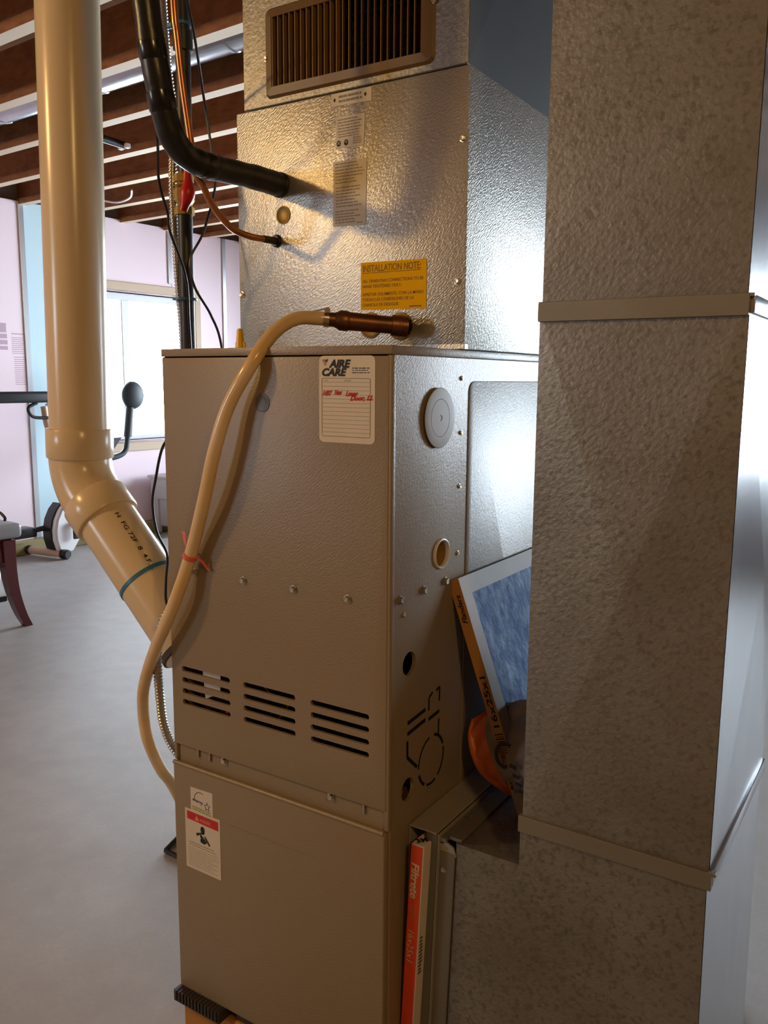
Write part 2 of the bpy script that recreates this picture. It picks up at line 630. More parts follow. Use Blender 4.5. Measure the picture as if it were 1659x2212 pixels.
# left wall: rigid foam boards held by steel straps
cells = []
ys = [YF, -4.15]
seams = [-4.7, -3.48, -2.26, -1.04, 0.18, 1.40, 2.40, 2.62, 3.66, 4.24, 5.40]
for i in range(len(seams) - 1):
    a, b = seams[i] + 0.002, seams[i + 1] - 0.002
    mb = MB()
    pieces = [(a, b, ZF + 0.09, ZJ + 0.02)]
    for wk in (1,):
        _, w0, w1, z0, z1 = WIN[wk]
        nxt = []
        for (p, q, s, t) in pieces:
            lo, hi = max(p, w0 - 0.0), min(q, w1 + 0.0)
            if lo >= hi:
                nxt.append((p, q, s, t))
                continue
            if p < lo:
                nxt.append((p, lo, s, t))
            if q > hi:
                nxt.append((hi, q, s, t))
            nxt.append((lo, hi, s, z0))
            nxt.append((lo, hi, z1, t))
        pieces = nxt
    for (p, q, s, t) in pieces:
        mb.box(XL - 0.05, XL, p, q, s, t)
    blue = abs(seams[i] - 2.40) < 1e-6
    o = mb.build('foam_board', m_foam_blue if blue else m_foam, wl, smooth=0)
    if blue:
        o['label'] = 'narrow light blue foam strip'
for y in (-3.48, -2.26, -1.04, 0.18, 1.40, 2.385, 3.645, 4.225):
    z0, z1 = ZF + 0.09, ZJ + 0.02
    if 2.62 < y < 3.90:
        z0 = 1.86
    MB().box(XL - 0.001, XL + 0.008, y - 0.02, y + 0.02, z0, z1, 0.002, 1).build('strap', m_strap, wl)
# grey print on the pink boards
pr = MB()
for (y0, y1, z0, z1) in ((2.02, 2.235, 1.415, 1.477), (2.02, 2.238, 1.375, 1.405), (2.02, 2.24, 1.335, 1.365), (2.02, 2.24, 1.30, 1.325),
                         (2.27, 2.365, 1.405, 1.412)):
    pr.add([(XL + 0.0008, y0, z0), (XL + 0.0008, y1, z0), (XL + 0.0008, y1, z1), (XL + 0.0008, y0, z1)], [[0, 1, 2, 3]])
for i in range(9):
    z = 1.385 - i * 0.013
    pr.add([(XL + 0.0008, 2.27, z), (XL + 0.0008, 2.36 - 0.03 * random.random(), z), (XL + 0.0008, 2.355, z - 0.005), (XL + 0.0008, 2.27, z - 0.005)], [[0, 1, 2, 3]])
for i in range(14):
    z = 1.255 - i * 0.014
    pr.add([(XL + 0.0008, 2.28, z), (XL + 0.0008, 2.365, z), (XL + 0.0008, 2.365, z - 0.005), (XL + 0.0008, 2.28, z - 0.005)], [[0, 1, 2, 3]])
pr.build('print', M('faint_print', (0.50, 0.34, 0.44), 0.6), wl, smooth=0)

# sill plate along the left wall
sill = MB()
sill.box(XL, XL + 0.09, YF, YB, ZF, ZF + 0.09, 0.004, 1)
struct(sill, 'baseboard_left', m_sill, 30)


def window(n, key, slider=True, buck=True):
    side, a, b, z0, z1 = WIN[key]

    def B(mb, a0, a1, d0, d1, zz0, zz1, bev=0.004):
        """a along the wall, d depth out of the room (0 = wall face)"""
        if side == 'left':
            return mb.box(XL - d1, XL - d0, a0, a1, zz0, zz1, bev, 1)
        if side == 'back':
            return mb.box(a0, a1, YB + d0, YB + d1, zz0, zz1, bev, 1)
        if side == 'front':
            return mb.box(a0, a1, YF - d1, YF - d0, zz0, zz1, bev, 1)
        return mb.box(XR_ + d0, XR_ + d1, a0, a1, zz0, zz1, bev, 1)
    mb = MB()
    t = 0.055
    B(mb, a, b, 0.06, 0.15, z1 - t, z1)
    B(mb, a, b, 0.06, 0.15, z0, z0 + 0.03)
    B(mb, a, a + t, 0.06, 0.15, z0 + 0.03, z1 - t)
    B(mb, b - 0.045, b, 0.06, 0.15, z0 + 0.03, z1 - t)
    w = struct(mb, 'window_%d' % n, m_vinylframe, 30)
    if slider:
        c = (a + b) / 2
        mb = MB()
        B(mb, c - 0.035, c + 0.035, 0.075, 0.125, z0 + 0.03, z1 - t)
        mb.build('meeting_rail', m_vinylframe, w)
        for (p, q) in ((a + t, c - 0.035), (c + 0.035, b - 0.045)):
            mb = MB()
            B(mb, p, q, 0.10, 0.106, z0 + 0.03, z1 - t, 0)
            mb.build('pane', m_glass, w, smooth=0)
    mb = MB()
    B(mb, a, b, 0.0, 0.20, z1, z1 + 0.038)
    mb.build('head_lumber', m_lumber, w)
    mb = MB()
    B(mb, a, b, 0.0, 0.20, z0 - 0.038, z0)
    mb.build('sill_lumber', m_lumber, w)
    for (p, q) in ((a - 0.038, a), (b, b + 0.038)):
        mb = MB()
        B(mb, p, q, 0.0, 0.20, z0 - 0.038, z1 + 0.038)
        mb.build('side_lumber', m_lumber, w)
    # face trim of lumber around the opening, proud of the foam
    mb = MB()
    B(mb, a - 0.04, b + 0.04, -0.012, 0.0, z1 + 0.012, z1 + 0.075)
    B(mb, a - 0.04, b + 0.04, -0.012, 0.0, z0 - 0.085, z0 - 0.02)
    B(mb, b - 0.01, b + 0.05, -0.012, 0.0, z0 - 0.02, z1 + 0.012)
    B(mb, a - 0.05, a + 0.01, -0.012, 0.0, z0 - 0.02, z1 + 0.012)
    mb.build('trim_lumber', m_lumber, w)
    return w


window(1, 1)
window(2, 2)
window(3, 3)
window(4, 4)

# ------------------------------------------------------------------ furnace
W, H, DP = 0.455, 1.1684, 0.71
fu = root('furnace', (-W / 2, DP / 2, 0.0), 'taupe embossed metal furnace cabinet standing on a wood base at centre', 'furnace')


def screw(parent, p, nrm, r=0.0052, mat=None, name='screw'):
    n = Vector(nrm)
    mb = MB()
    mb.lathe(Vector(p), n, [(r * 1.35, -0.0005), (r * 1.35, 0.0012), (r, 0.0014), (r, r * 0.85), (r * 0.8, r * 1.05), (r * 0.25, r)], 6 if r > 0.004 else 8)
    return mb.build(name, mat or m_zinc, parent, smooth=20)


# side, back and inner sheets
side = MB().box(-0.006, 0.0, 0.006, DP, 0.0, H - 0.012, 0.0015, 1).build('side_sheet', m_paint, fu)
c = MB()
c.cyl((-0.05, 0.0565, 0.696), (0.05, 0.0565, 0.696), 0.0188, n=32)
c.cyl((-0.05, 0.0562, 0.493), (0.05, 0.0562, 0.493), 0.0185, n=32)
c.cyl((-0.05, 0.1497, 0.8505), (0.05, 0.1497, 0.8505), 0.0220, n=32)
cut(side, c)
MB().box(-W, -W + 0.006, 0.006, DP, 0.0, H - 0.012, 0.0015, 1).build('side_sheet', m_paint, fu)
MB().box(-W, 0, DP - 0.006, DP, 0.0, H - 0.012).build('back_sheet', m_paint, fu)
MB().box(-W, 0, 0.0, DP, -0.001, 0.004).build('bottom_sheet', m_paint, fu)
# near-black sheets behind the doors, the cabinet's inner shade put into colour
MB().box(-W + 0.01, -0.02, 0.19, 0.20, 0.01, H - 0.02).build('inner_panel', m_dark, fu, smooth=0)
MB().box(-W + 0.007, -0.012, 0.05, 0.19, 0.455, 0.462).build('blower_deck', m_dark, fu, smooth=0)
# top cap
MB().box(-W, 0.0, 0.0, DP, H - 0.0125, H, 0.0012, 2).build('top_cap', m_paint, fu)
# corner returns of the door
MB().box(-0.0085, 0.0006, 0.0012, 0.012, 0.446, H - 0.013, 0.0025, 3).build('corner_post', m_paint, fu)
MB().box(-W, -W + 0.008, 0.0015, 0.010, 0.446, H - 0.013, 0.0025, 3).build('corner_post', m_paint, fu)
# upper door with louvre slots
ud = MB().box(-W + 0.002, -0.0045, 0.0, 0.0050, 0.4785, H - 0.0145, 0.0016, 3).build('upper_door', m_paint, fu)
c = MB()
for (x0, x1) in ((-0.428, -0.3155), (-0.2857, -0.1760), (-0.1453, -0.0350)):
    for i in range(4):
        z = 0.6212 - 0.0200 * i
        pts = rrect(x0, x1, z - 0.0047, z + 0.0047, 0.0044, 5)
        c.prism([(p[0], -0.05, p[1]) for p in pts], (0, 0.10, 0))
cut(ud, c)
# sight hole plugs in the doors
for (x, z) in ((-0.2348, 1.0845), (-0.2415, 0.3195)):
    mb = MB()
    mb.lathe((x, 0.0003, z), (0, -1, 0), [(0.0142, 0.0), (0.0142, 0.0012), (0.0125, 0.0016), (0.0095, 0.0008), (0.004, 0.0006)], 28)
    mb.build('sight_plug', M('dull_plug', (0.16, 0.155, 0.15), 0.45, 0.3), fu)
# rail between the doors
MB().box(-W + 0.001, -0.002, 0.006, 0.02, 0.442, 0.4775, 0.001, 1).build('door_rail', m_paint, fu)
ld = MB()
ld.box(-W + 0.001, -0.004, -0.0035, 0.012, 0.003, 0.4445, 0.0028, 3)
ld = ld.build('lower_door', m_paint, fu)
MB().tube([(-W + 0.002, -0.002, 0.4438), (-0.006, -0.002, 0.4438)], 0.0038, 10).build('door_hem', m_paint, ld)
MB().box(-0.3307, -0.1386, -0.0042, -0.0033, 0.3620, 0.3632).build('crease', m_paint, ld)
for x in (-0.3877, -0.2806, -0.1773, -0.0743):
    screw(fu, (x, 0.0, 0.7985), (0, -1, 0))
for x in (-0.3371, -0.1096):
    screw(fu, (x, 0.006, 0.4715), (0, -1, 0), 0.0055)
for x in (-0.3976, -0.3700, -0.0462):
    MB().box(x - 0.0015, x + 0.0015, 0.002, 0.0065, 0.462, 0.478, 0.0008, 1).build('hook', m_zinc, fu)
for (y, z) in ((0.0275, 0.8015), (0.0957, 0.8024), (0.1641, 0.8032)):
    screw(fu, (0.0, y, z), (1, 0, 0), 0.0056)
for (y, z) in ((0.2065, 1.124), (0.2073, 1.038), (0.2064, 0.952), (0.2049, 0.842), (0.0390, 0.776), (0.121, 0.466)):
    screw(fu, (0.0, y, z), (1, 0, 0), 0.0030, name='rivet')
# embossed side panel
pts = rrect(0.232, 0.69, 0.06, 1.1195, 0.018, 6)
mb = MB()
b = bmesh.new()
vs = [b.verts.new((-0.002, p[0], p[1])) for p in pts]
fc = b.faces.new(vs)
r = bmesh.ops.extrude_face_region(b, geom=[fc])
for x in [g for g in r['geom'] if isinstance(g, bmesh.types.BMVert)]:
    x.co.x += 0.0036
bmesh.ops.recalc_face_normals(b, faces=b.faces)
edges = [e for e in b.edges if all(abs(w.co.x - 0.0016) < 1e-6 for w in e.verts)]
bmesh.ops.bevel(b, geom=edges, offset=0.0014, segments=2, affect='EDGES', profile=0.5)
mb.bm(b)
mb.build('embossed_panel', m_paint, fu)
# plastic cap over the flue knock-out
mb = MB()
mb.lathe((0.0, 0.1314, 1.064), (1, 0, 0), [(0.040, -0.001), (0.040, 0.0030), (0.0455, 0.0032), (0.0460, 0.0040), (0.0455, 0.0047), (0.0440, 0.0050), (0.0290, 0.0052), (0.0285, 0.0049), (0.0280, 0.0052), (0.0050, 0.0054), (0.0035, 0.0048), (0.002, 0.0047)], 48)
mb.build('flue_cap', m_grayplast, fu, smooth=12, label='round translucent gray plastic cap')
# ring grommet with a hollow
mb = MB()
mb.lathe((0.0, 0.1497, 0.8505), (1, 0, 0), [(0.0208, -0.003), (0.0205, 0.0), (0.0208, 0.0025), (0.0222, 0.0040), (0.0240, 0.0034), (0.0250, 0.0012), (0.0250, 0.0)], 36)
MBf = [q for q in mb.f if len(q) == 4]
mb.f = MBf
mb.build('grommet', m_whiteplast, fu, label='pale ring grommet')
mb = MB()
mb.lathe((0.0, 0.1497, 0.8505), (1, 0, 0), [(0.0209, -0.0028), (0.0209, -0.046)], 28)
mb.f = [q for q in mb.f if len(q) == 4]
mb.build('hole_sleeve', m_gusset, fu)
MB().lathe((-0.048, 0.1497, 0.8505), (1, 0, 0), [(0.024, 0.0), (0.024, 0.002)], 28).build('hole_backing', m_gusset, fu)
# a copper stub behind the lower hole
MB().lathe((-0.03, 0.0562, 0.482), (1, 0, 0), [(0.013, 0), (0.013, 0.022), (0.010, 0.025)], 20).build('pipe_stub', m_oldcopper, fu)
# slit outlines of the gas and wiring knock-outs, dark strips painting the cuts' shade
XK = 0.0004


def slit(path, w):
    """a thin flat strip on the side sheet, path in (y, z)"""
    mb = MB()
    for i in range(len(path) - 1):
        a, bb = Vector(path[i]), Vector(path[i + 1])
        t = (bb - a).normalized()
        n2 = Vector((-t.y, t.x)) * w / 2
        q = [a - n2, bb - n2, bb + n2, a + n2]
        mb.prism([(-0.001, p.x, p.y) for p in q], (0.001 + XK, 0, 0))
    return mb.build('knockout_slit', m_dark, fu, smooth=0)


slit([(0.0535, 0.6015), (0.1080, 0.6060)], 0.0062)
slit([(0.0535, 0.5840), (0.1080, 0.5890)], 0.0062)
slit([(0.1185, 0.6005), (0.1190, 0.6225), (0.1300, 0.6275)], 0.0042)
slit([(0.1420, 0.6270), (0.1530, 0.6300), (0.1525, 0.6060)], 0.0042)
slit([(0.1180, 0.5860), (0.1530, 0.5890)], 0.0058)
slit([(0.1520, 0.5760), (0.1510, 0.5480)], 0.0042)
slit([(0.0535, 0.5730), (0.0540, 0.5460), (0.0840, 0.5190)], 0.0056)


def arc(a0, a1, n=12, cy=0.1290, cz=0.5140, ry=0.0400, rz=0.0405):
    return [(cy + ry * math.cos(math.radians(a0 + (a1 - a0) * k / n)), cz + rz * math.sin(math.radians(a0 + (a1 - a0) * k / n))) for k in range(n + 1)]


slit(arc(20, 78), 0.0048)
slit(arc(100, 182), 0.0034)
slit(arc(198, 238), 0.0050)
slit(arc(250, 290), 0.0040)
slit(arc(302, 372), 0.0038)
# things seen through the slots
MB().prism([(-0.388, 0.009, 0.632), (-0.345, 0.009, 0.632), (-0.347, 0.009, 0.590), (-0.382, 0.009, 0.572)], (0, 0.001, 0)).build('wiring_tag', m_white, fu, smooth=0, label='white paper card behind the left slots')
for i, z in enumerate((0.585, 0.562)):
    MB().box(-0.337, -0.327, 0.009, 0.016, z - 0.006, z + 0.006, 0.002, 1).build('terminal', m_red, fu)
MB().tube(spline([(-0.20, 0.03, 0.61), (-0.215, 0.022, 0.585), (-0.235, 0.024, 0.56), (-0.25, 0.03, 0.545)]), 0.0013, 8).build('lead', M('red_lead', (0.5, 0.05, 0.04), 0.4), fu)
MB().tube(spline([(-0.27, 0.03, 0.63), (-0.262, 0.022, 0.62), (-0.25, 0.03, 0.60)]), 0.0012, 8).build('lead', M('gray_lead', (0.3, 0.3, 0.3), 0.4), fu)

# --- service sticker on the upper door
lab = plate(MB(), rrect(-0.1253, -0.0272, 1.0298, 1.1545, 0.008), -0.0006, 0.0007).build('service_sticker', m_cream, fu, smooth=0, label='cream service record sticker with red handwriting')
Y1 = -0.0010
ux, uz = (1, 0, 0), (0, 0, 1)
t = MB()
text(t, 'AIRE', (-0.1075, Y1, 1.1380), ux, uz, 0.0390, 0.0106, 0.05, 0.25)
text(t, 'CARE', (-0.1195, Y1, 1.1262), ux, uz, 0.0440, 0.0102, 0.05, 0.25)
for i, (z, w0) in enumerate(((1.1385, 0.0032), (1.1353, 0.0024), (1.1321, 0.0026))):
    bars(t, -0.0660, -0.0345, z - 0.001, 1, 0.003, w0 * 0.4, Y1, 0.15)
t.build('lettering', m_ink, lab, smooth=0)
t = MB()
for i in range(4):
    z = 1.1493 - i * 0.0022
    t.add([(-0.1195 + i * 0.0012, Y1, z), (-0.1125, Y1, z - 0.0005), (-0.1115, Y1, z - 0.0018), (-0.1188 + i * 0.0012, Y1, z - 0.0013)], [[0, 1, 2, 3]])
t.build('flag_emblem', m_redink, lab, smooth=0)
t = MB()
t.add([(-0.1130, Y1, 1.1490), (-0.1085, Y1, 1.1500), (-0.1105, Y1, 1.1450), (-0.1135, Y1, 1.1462)], [[0, 1, 2, 3]])
t.build('flag_emblem', m_blueink, lab, smooth=0)
t = MB()


def line(mb, p, q, w, y):
    a, b2 = Vector((p[0], p[1])), Vector((q[0], q[1]))
    d = (b2 - a).normalized()
    n2 = Vector((-d.y, d.x)) * w / 2
    mb.add([(k.x, y, k.y) for k in (a - n2, b2 - n2, b2 + n2, a + n2)], [[0, 1, 2, 3]])
    return mb


rr = rrect(-0.1200, -0.0350, 1.0390, 1.1225, 0.003, 4)
for i in range(len(rr)):
    line(t, rr[i], rr[(i + 1) % len(rr)], 0.0007, Y1)
for i in range(13):
    z = 1.1170 - i * 0.0060
    line(t, (-0.1190, z), (-0.0360, z), 0.00035, Y1)
text(t, 'DATE', (-0.1155, Y1, 1.1185), ux, uz, 0.0065, 0.0018)
text(t, 'SERVICE', (-0.0800, Y1, 1.1185), ux, uz, 0.0115, 0.0018)
t.build('ruled_form', m_grayink, lab, smooth=0)
t = MB()
text(t, '1497', (-0.1190, Y1, 1.0975), ux, uz, 0.0180, 0.0070, 0.05, 0.5)
text(t, 'New', (-0.0975, Y1, 1.0990), ux, uz, 0.0140, 0.0068, 0.05, 0.4)
text(t, 'Lower', (-0.0775, Y1, 1.0975), ux, uz, 0.0220, 0.0070, 0.05, 0.4)
text(t, 'Door, LL', (-0.0700, Y1, 1.0910), (1, 0, 0.04), uz, 0.0400, 0.0064, 0.05, 0.4)
t.build('handwriting', m_redink, lab, smooth=0)

# --- stickers on the lower door
YL = -0.0040
est = plate(MB(), [(-0.4118, 0.4072), (-0.3587, 0.4090), (-0.3587, 0.3640), (-0.4118, 0.3560)], YL, 0.0005).build('efficiency_sticker', m_cream, fu, smooth=0, label='small square white sticker with blue script')
t = MB()
cx, cz, rr0 = -0.3880, 0.3880, 0.0145
pa = [(cx + rr0 * math.cos(math.radians(a)), cz + rr0 * math.sin(math.radians(a))) for a in range(60, 191, 10)]
for i in range(len(pa) - 1):
    line(t, pa[i], pa[i + 1], 0.0010, YL - 0.0004)
text(t, 'energy', (-0.4070, YL - 0.0004, 0.3835), (1, 0, -0.10), uz, 0.0260, 0.0062, 0.02, 0.3)
st = [(-0.3720 + 0.0075 * (1 if k % 2 == 0 else 0.42) * math.sin(k * PI / 5), 0.3800 + 0.0085 * (1 if k % 2 == 0 else 0.42) * math.cos(k * PI / 5)) for k in range(10)]
for k in range(10):
    line(t, st[k], st[(k + 1) % 10], 0.0009, YL - 0.0004)
t.build('emblem', m_blueink, est, smooth=0)
t = MB()
bars(t, -0.4080, -0.3610, 0.3735, 2, 0.0042, 0.0022, YL - 0.0004, 0.1, -0.06)
t.build('small_print', m_greenink, est, smooth=0)
wst = plate(MB(), [(-0.4268, 0.3645), (-0.3425, 0.3645), (-0.3425, 0.2508), (-0.4268, 0.2515)], YL - 0.0001, 0.0006).build('warning_sticker', m_cream, fu, smooth=0, label='tall warning sticker with red header and black pictogram')
YW = YL - 0.0005
t = MB()
t.add([(-0.4215, YW, 0.3605), (-0.3465, YW, 0.3595), (-0.3465, YW, 0.3425), (-0.4215, YW, 0.3455)], [[0, 1, 2, 3]])
t.build('red_header', M('red_header_ink', (0.60, 0.018, 0.014), 0.5), wst, smooth=0)
t = MB()
t.add([(-0.4030, YW - 0.0003, 0.3475), (-0.3970, YW - 0.0003, 0.3575), (-0.3910, YW - 0.0003, 0.3470)], [[0, 1, 2]])
text(t, 'WARNING', (-0.3900, YW - 0.0003, 0.3475), ux, uz, 0.0260, 0.0062, 0.03)
t.build('lettering', flat('pale_red_ink', (0.75, 0.30, 0.24)), wst, smooth=0)
t = MB()
hc = (-0.3843, 0.3330)
t.add([(hc[0] + 0.0050 * math.cos(k * PI / 8), YW, hc[1] + 0.0068 * math.sin(k * PI / 8)) for k in range(16)], [list(range(16))])
t.add([(x, YW, z) for x, z in ((-0.3885, 0.3270), (-0.3800, 0.3290), (-0.3810, 0.3250), (-0.3880, 0.3245), (-0.3990, 0.3180), (-0.4000, 0.3235))], [[0, 1, 2, 3, 4, 5]])
t.add([(x, YW, z) for x, z in ((-0.3815, 0.3225), (-0.3775, 0.3225), (-0.3665, 0.3090), (-0.3690, 0.3065))], [[0, 1, 2, 3]])
t.add([(x, YW, z) for x, z in ((-0.3905, 0.3145), (-0.3800, 0.3180), (-0.3740, 0.3120), (-0.3800, 0.3070), (-0.3895, 0.3085))], [[0, 1, 2, 3, 4]])
t.add([(-0.3860 + 0.0045 * math.cos(k * PI / 8), YW - 0.0001, 0.3205 + 0.0052 * math.sin(k * PI / 8)) for k in range(16) if k > 5], [list(range(10))])
t.build('pictogram', m_ink, wst, smooth=0)
t = MB()
bars(t, -0.4180, -0.3500, 0.3030, 2, 0.0048, 0.0018, YW, 0.2)
bars(t, -0.4205, -0.3470, 0.2920, 9, 0.0042, 0.0010, YW, 0.25)
t.build('small_print', flat('faint_print_ink', (0.42, 0.36, 0.28)), wst, smooth=0)

# --- wood base and rubber pad
base = single(MB().box(-W - 0.002, 0.002, 0.006, DP + 0.01, ZF, -0.026, 0.003, 1), 'wood_base', m_block, 'orange-stained wood base block under the furnace', 'base', (-W / 2, 0.35, ZF))
pad = root('rubber_pad', (-0.40, 0.02, -0.026), 'dark ribbed rubber pad under the front left furnace corner', 'pad')
MB().box(-W - 0.004, -0.345, -0.016, 0.10, -0.025, -0.002, 0.001, 1).build('body', m_pad, pad)
for i in range(13):
    x = -W + 0.001 + i * 0.0083
    MB().box(x, x + 0.0045, -0.0185, 0.0, -0.021, -0.0012).build('rib', m_pad, pad)
pad2 = root('rubber_pad', (-0.05, 0.35, -0.026), 'dark rubber pad strip between wood base and furnace bottom', 'pad')
MB().box(-0.33, 0.0, 0.012, 0.10, -0.0255, -0.0015, 0.001, 1).build('body', m_pad, pad2)

# ------------------------------------------------------------------ evaporator coil case
YC = 0.2042
ZC = 1.5885
co = root('coil_case', (-0.23, 0.45, H), 'galvanized embossed cooling coil case on top of the furnace', 'coil case')
MB().box(-0.4640, 0.0045, YC, 0.675, H + 0.0005, ZC, 0.0022, 2).build('casing', m_coil, co)
MB().box(-0.4650, 0.0055, YC - 0.0006, YC + 0.012, H + 0.0005, H + 0.010, 0.001, 1).build('bottom_lip', m_coil, co)
for (x, z) in ((-0.0045, 1.4838), (-0.0095, 1.2735), (-0.4570, 1.2735)):
    screw(co, (x, YC, z), (0, -1, 0), 0.0045)
YS = YC - 0.0008
YT = YS - 0.0004


def sticker(name, pts, mat, label):
    return plate(MB(), pts, YS, 0.0009).build(name, mat, co, smooth=0, label=label)


s1 = sticker('sticker', [(-0.2524, 1.5868), (-0.1722, 1.5862), (-0.1721, 1.5649), (-0.2515, 1.5672)], m_cream, 'small cream strip label with two black dots')
for x in (-0.2455, -0.1840):
    MB().add([(x + 0.0020 * math.cos(k * PI / 6), YT, 1.5765 + 0.0030 * math.sin(k * PI / 6)) for k in range(12)], [list(range(12))]).build('dot', m_ink, s1, smooth=0)
t = MB()
bars(t, -0.2370, -0.1900, 1.5820, 2, 0.0070, 0.0036, YT, 0.05)
t.build('small_print', m_grayink, s1, smooth=0)
s2 = sticker('sticker', [(-0.2430, 1.5496), (-0.1848, 1.5484), (-0.1868, 1.4990), (-0.2440, 1.5000)], m_cream, 'square rating label with two round marks')
t = MB()
bars(t, -0.2390, -0.1900, 1.5450, 5, 0.0046, 0.0016, YT, 0.4)
bars(t, -0.2380, -0.1920, 1.5220, 2, 0.0038, 0.0013, YT, 0.2)
bars(t, -0.2080, -0.1890, 1.5140, 4, 0.0030, 0.0012, YT, 0.2)
t.build('small_print', m_grayink, s2, smooth=0)
for x, q in ((-0.2370, 0.0), (-0.2220, 1.0)):
    MB().add([(x + 0.0042 * math.cos(k * PI / 10), YT, 1.5075 + 0.0048 * math.sin(k * PI / 10)) for k in range(20)], [list(range(20))]).build('round_mark', m_ink, s2, smooth=0)
    t = MB()
    line(t, (x - 0.0022, 1.5062 + 0.002 * q), (x + 0.0022, 1.5098), 0.0009, YT - 0.0002)
    line(t, (x - 0.0018, 1.5098), (x + 0.0020, 1.5058 + 0.001 * q), 0.0009, YT - 0.0002)
    t.build('mark_stroke', m_cream, s2, smooth=0)
s3 = sticker('sticker', [(-0.2480, 1.4801), (-0.1807, 1.4785), (-0.1829, 1.3741), (-0.2492, 1.3757)], m_cream, 'tall cream notice label full of small print')
t = MB()
bars(t, -0.2440, -0.1850, 1.4760, 7, 0.0050, 0.0018, YT, 0.35)
bars(t, -0.2430, -0.1870, 1.4380, 7, 0.0050, 0.0018, YT, 0.35)
bars(t, -0.2440, -0.1900, 1.4000, 5, 0.0045, 0.0018, YT, 0.35)
bars(t, -0.2000, -0.1860, 1.3795, 1, 0.0045, 0.0018, YT, 0.1)
t.build('small_print', flat('brown_gray_ink', (0.36, 0.31, 0.24)), s3, smooth=0)
s4 = sticker('sticker', [(-0.1919, 1.3130), (-0.0654, 1.3119), (-0.0649, 1.2344), (-0.1916, 1.2362)], m_yellow, 'yellow installation note label')
t = MB()
text(t, 'INSTALLATION NOTE:', (-0.1875, YT, 1.2975), ux, uz, 0.1120, 0.0110, 0.012)
line(t, (-0.1880, 1.2955), (-0.0760, 1.2955), 0.0010, YT)
for (s, x, z, w) in (('ALL DRAIN PAN CONNECTIONS TO BE', -0.1880, 1.2800, 0.1175), ('HAND TIGHTENED ONLY.', -0.1880, 1.2715, 0.0760),
                     ('APRETAR SOLAMENTE, CON LA MANO', -0.1880, 1.2585, 0.1180), ('TODAS LAS CONEXIONES DE LA', -0.1880, 1.2500, 0.1000),
                     ('CHAROLA DE DESAGUE.', -0.1880, 1.2415, 0.0720)):
    text(t, s, (x, YT, z), ux, uz, w, 0.0052, 0.006)
bars(t, -0.0960, -0.0730, 1.2400, 1, 0.004, 0.0022, YT, 0.05)
t.build('lettering', m_rust, s4, smooth=0)
# round plugs and grommets on the coil face
MB().lathe((-0.3575, YC, 1.4050), (0, -1, 0), [(0.0155, -0.001), (0.0155, 0.0012), (0.0135, 0.0016), (0.012, 0.0006)], 28).build('plug', M('dull_brass_plug', (0.30, 0.19, 0.05), 0.45, 0.6), co, label='round dull brass plug')
MB().lathe((-0.1718, YC, 1.2105), (0, -1, 0), [(0.0215, -0.001), (0.0215, 0.0020), (0.018, 0.0026), (0.016, 0.0016)], 28).build('grommet', M('amber_grommet', (0.26, 0.14, 0.03), 0.5, 0.2), co)
MB().lathe((-0.1130, YC, 1.2075), (0, -1, 0), [(0.0225, -0.001), (0.0225, 0.0020), (0.018, 0.0028), (0.016, 0.0016)], 28).build('grommet', MAT['amber_grommet'], co)
MB().lathe((-0.3732, YC, 1.3622), (0, -1, 0), [(0.0110, -0.001), (0.0110, 0.003), (0.009, 0.006), (0.007, 0.006)], 24).build('grommet', m_blackplastic, co, label='black rubber grommet')

# ------------------------------------------------------------------ supply plenum and register
YP = 0.2080
pl = root('supply_plenum', (-0.22, 0.45, ZC + 0.004), 'upright galvanized plenum above the coil case holding the brown register', 'plenum')
cas = MB().box(-0.4490, -0.0020, YP, 0.66, ZC + 0.003, 2.262, 0.0015, 1).build('casing', m_duct, pl)
cc = MB()
cc.box(-0.3800, -0.0795, YP - 0.05, YP + 0.10, 1.6185, 1.7320)
cut(cas, cc)
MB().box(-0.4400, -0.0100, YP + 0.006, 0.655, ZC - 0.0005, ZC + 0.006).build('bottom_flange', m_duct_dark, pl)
# side sheet with its cross-break folds
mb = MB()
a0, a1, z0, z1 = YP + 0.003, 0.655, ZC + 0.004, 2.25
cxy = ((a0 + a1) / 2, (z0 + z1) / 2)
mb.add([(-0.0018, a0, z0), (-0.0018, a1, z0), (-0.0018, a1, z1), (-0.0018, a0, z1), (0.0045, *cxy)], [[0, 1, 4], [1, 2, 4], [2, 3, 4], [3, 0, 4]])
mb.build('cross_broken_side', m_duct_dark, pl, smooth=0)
rg = root('air_register', (-0.228, YP, 1.667), 'brown louvred air register on the plenum face', 'register')
X0, X1, Z0, Z1 = -0.3962, -0.0574, 1.6020, 1.7480
mb = MB()
outer = rrect(X0, X1, Z0, Z1, 0.012, 5)
inner = rrect(-0.3795, -0.0805, 1.6195, 1.7310, 0.0004, 5)
mid = rrect(X0 + 0.004, X1 - 0.004, Z0 + 0.004, Z1 - 0.004, 0.010, 5)
n = len(outer)
ringv = [(p[0], YP, p[1]) for p in outer] + [(p[0], YP - 0.0045, p[1]) for p in mid] + [(p[0], YP - 0.0060, p[1]) for p in inner] + [(p[0], YP + 0.010, p[1]) for p in inner]
fs = []
for s in range(3):
    for i in range(n):
        j = (i + 1) % n
        fs.append([s * n + i, s * n + j, (s + 1) * n + j, (s + 1) * n + i])
mb.add(ringv, fs)
mb.build('frame', m_brownreg, rg, smooth=25)
NL = 24
for i in range(NL + 1):
    x = -0.3785 + i * (0.2970 / NL)
    sh = 0.0055 if i < 12 else -0.0085      # two banks turned opposite ways
    mb = MB()
    mb.prism([(x, YP - 0.0050, 1.6195), (x + 0.0018, YP - 0.0050, 1.6195), (x + 0.0018 + sh, YP + 0.0160, 1.6195), (x + sh, YP + 0.0160, 1.6195)], (0, 0, 0.1115))
    mb.build('louver', m_brownreg, rg, smooth=0)
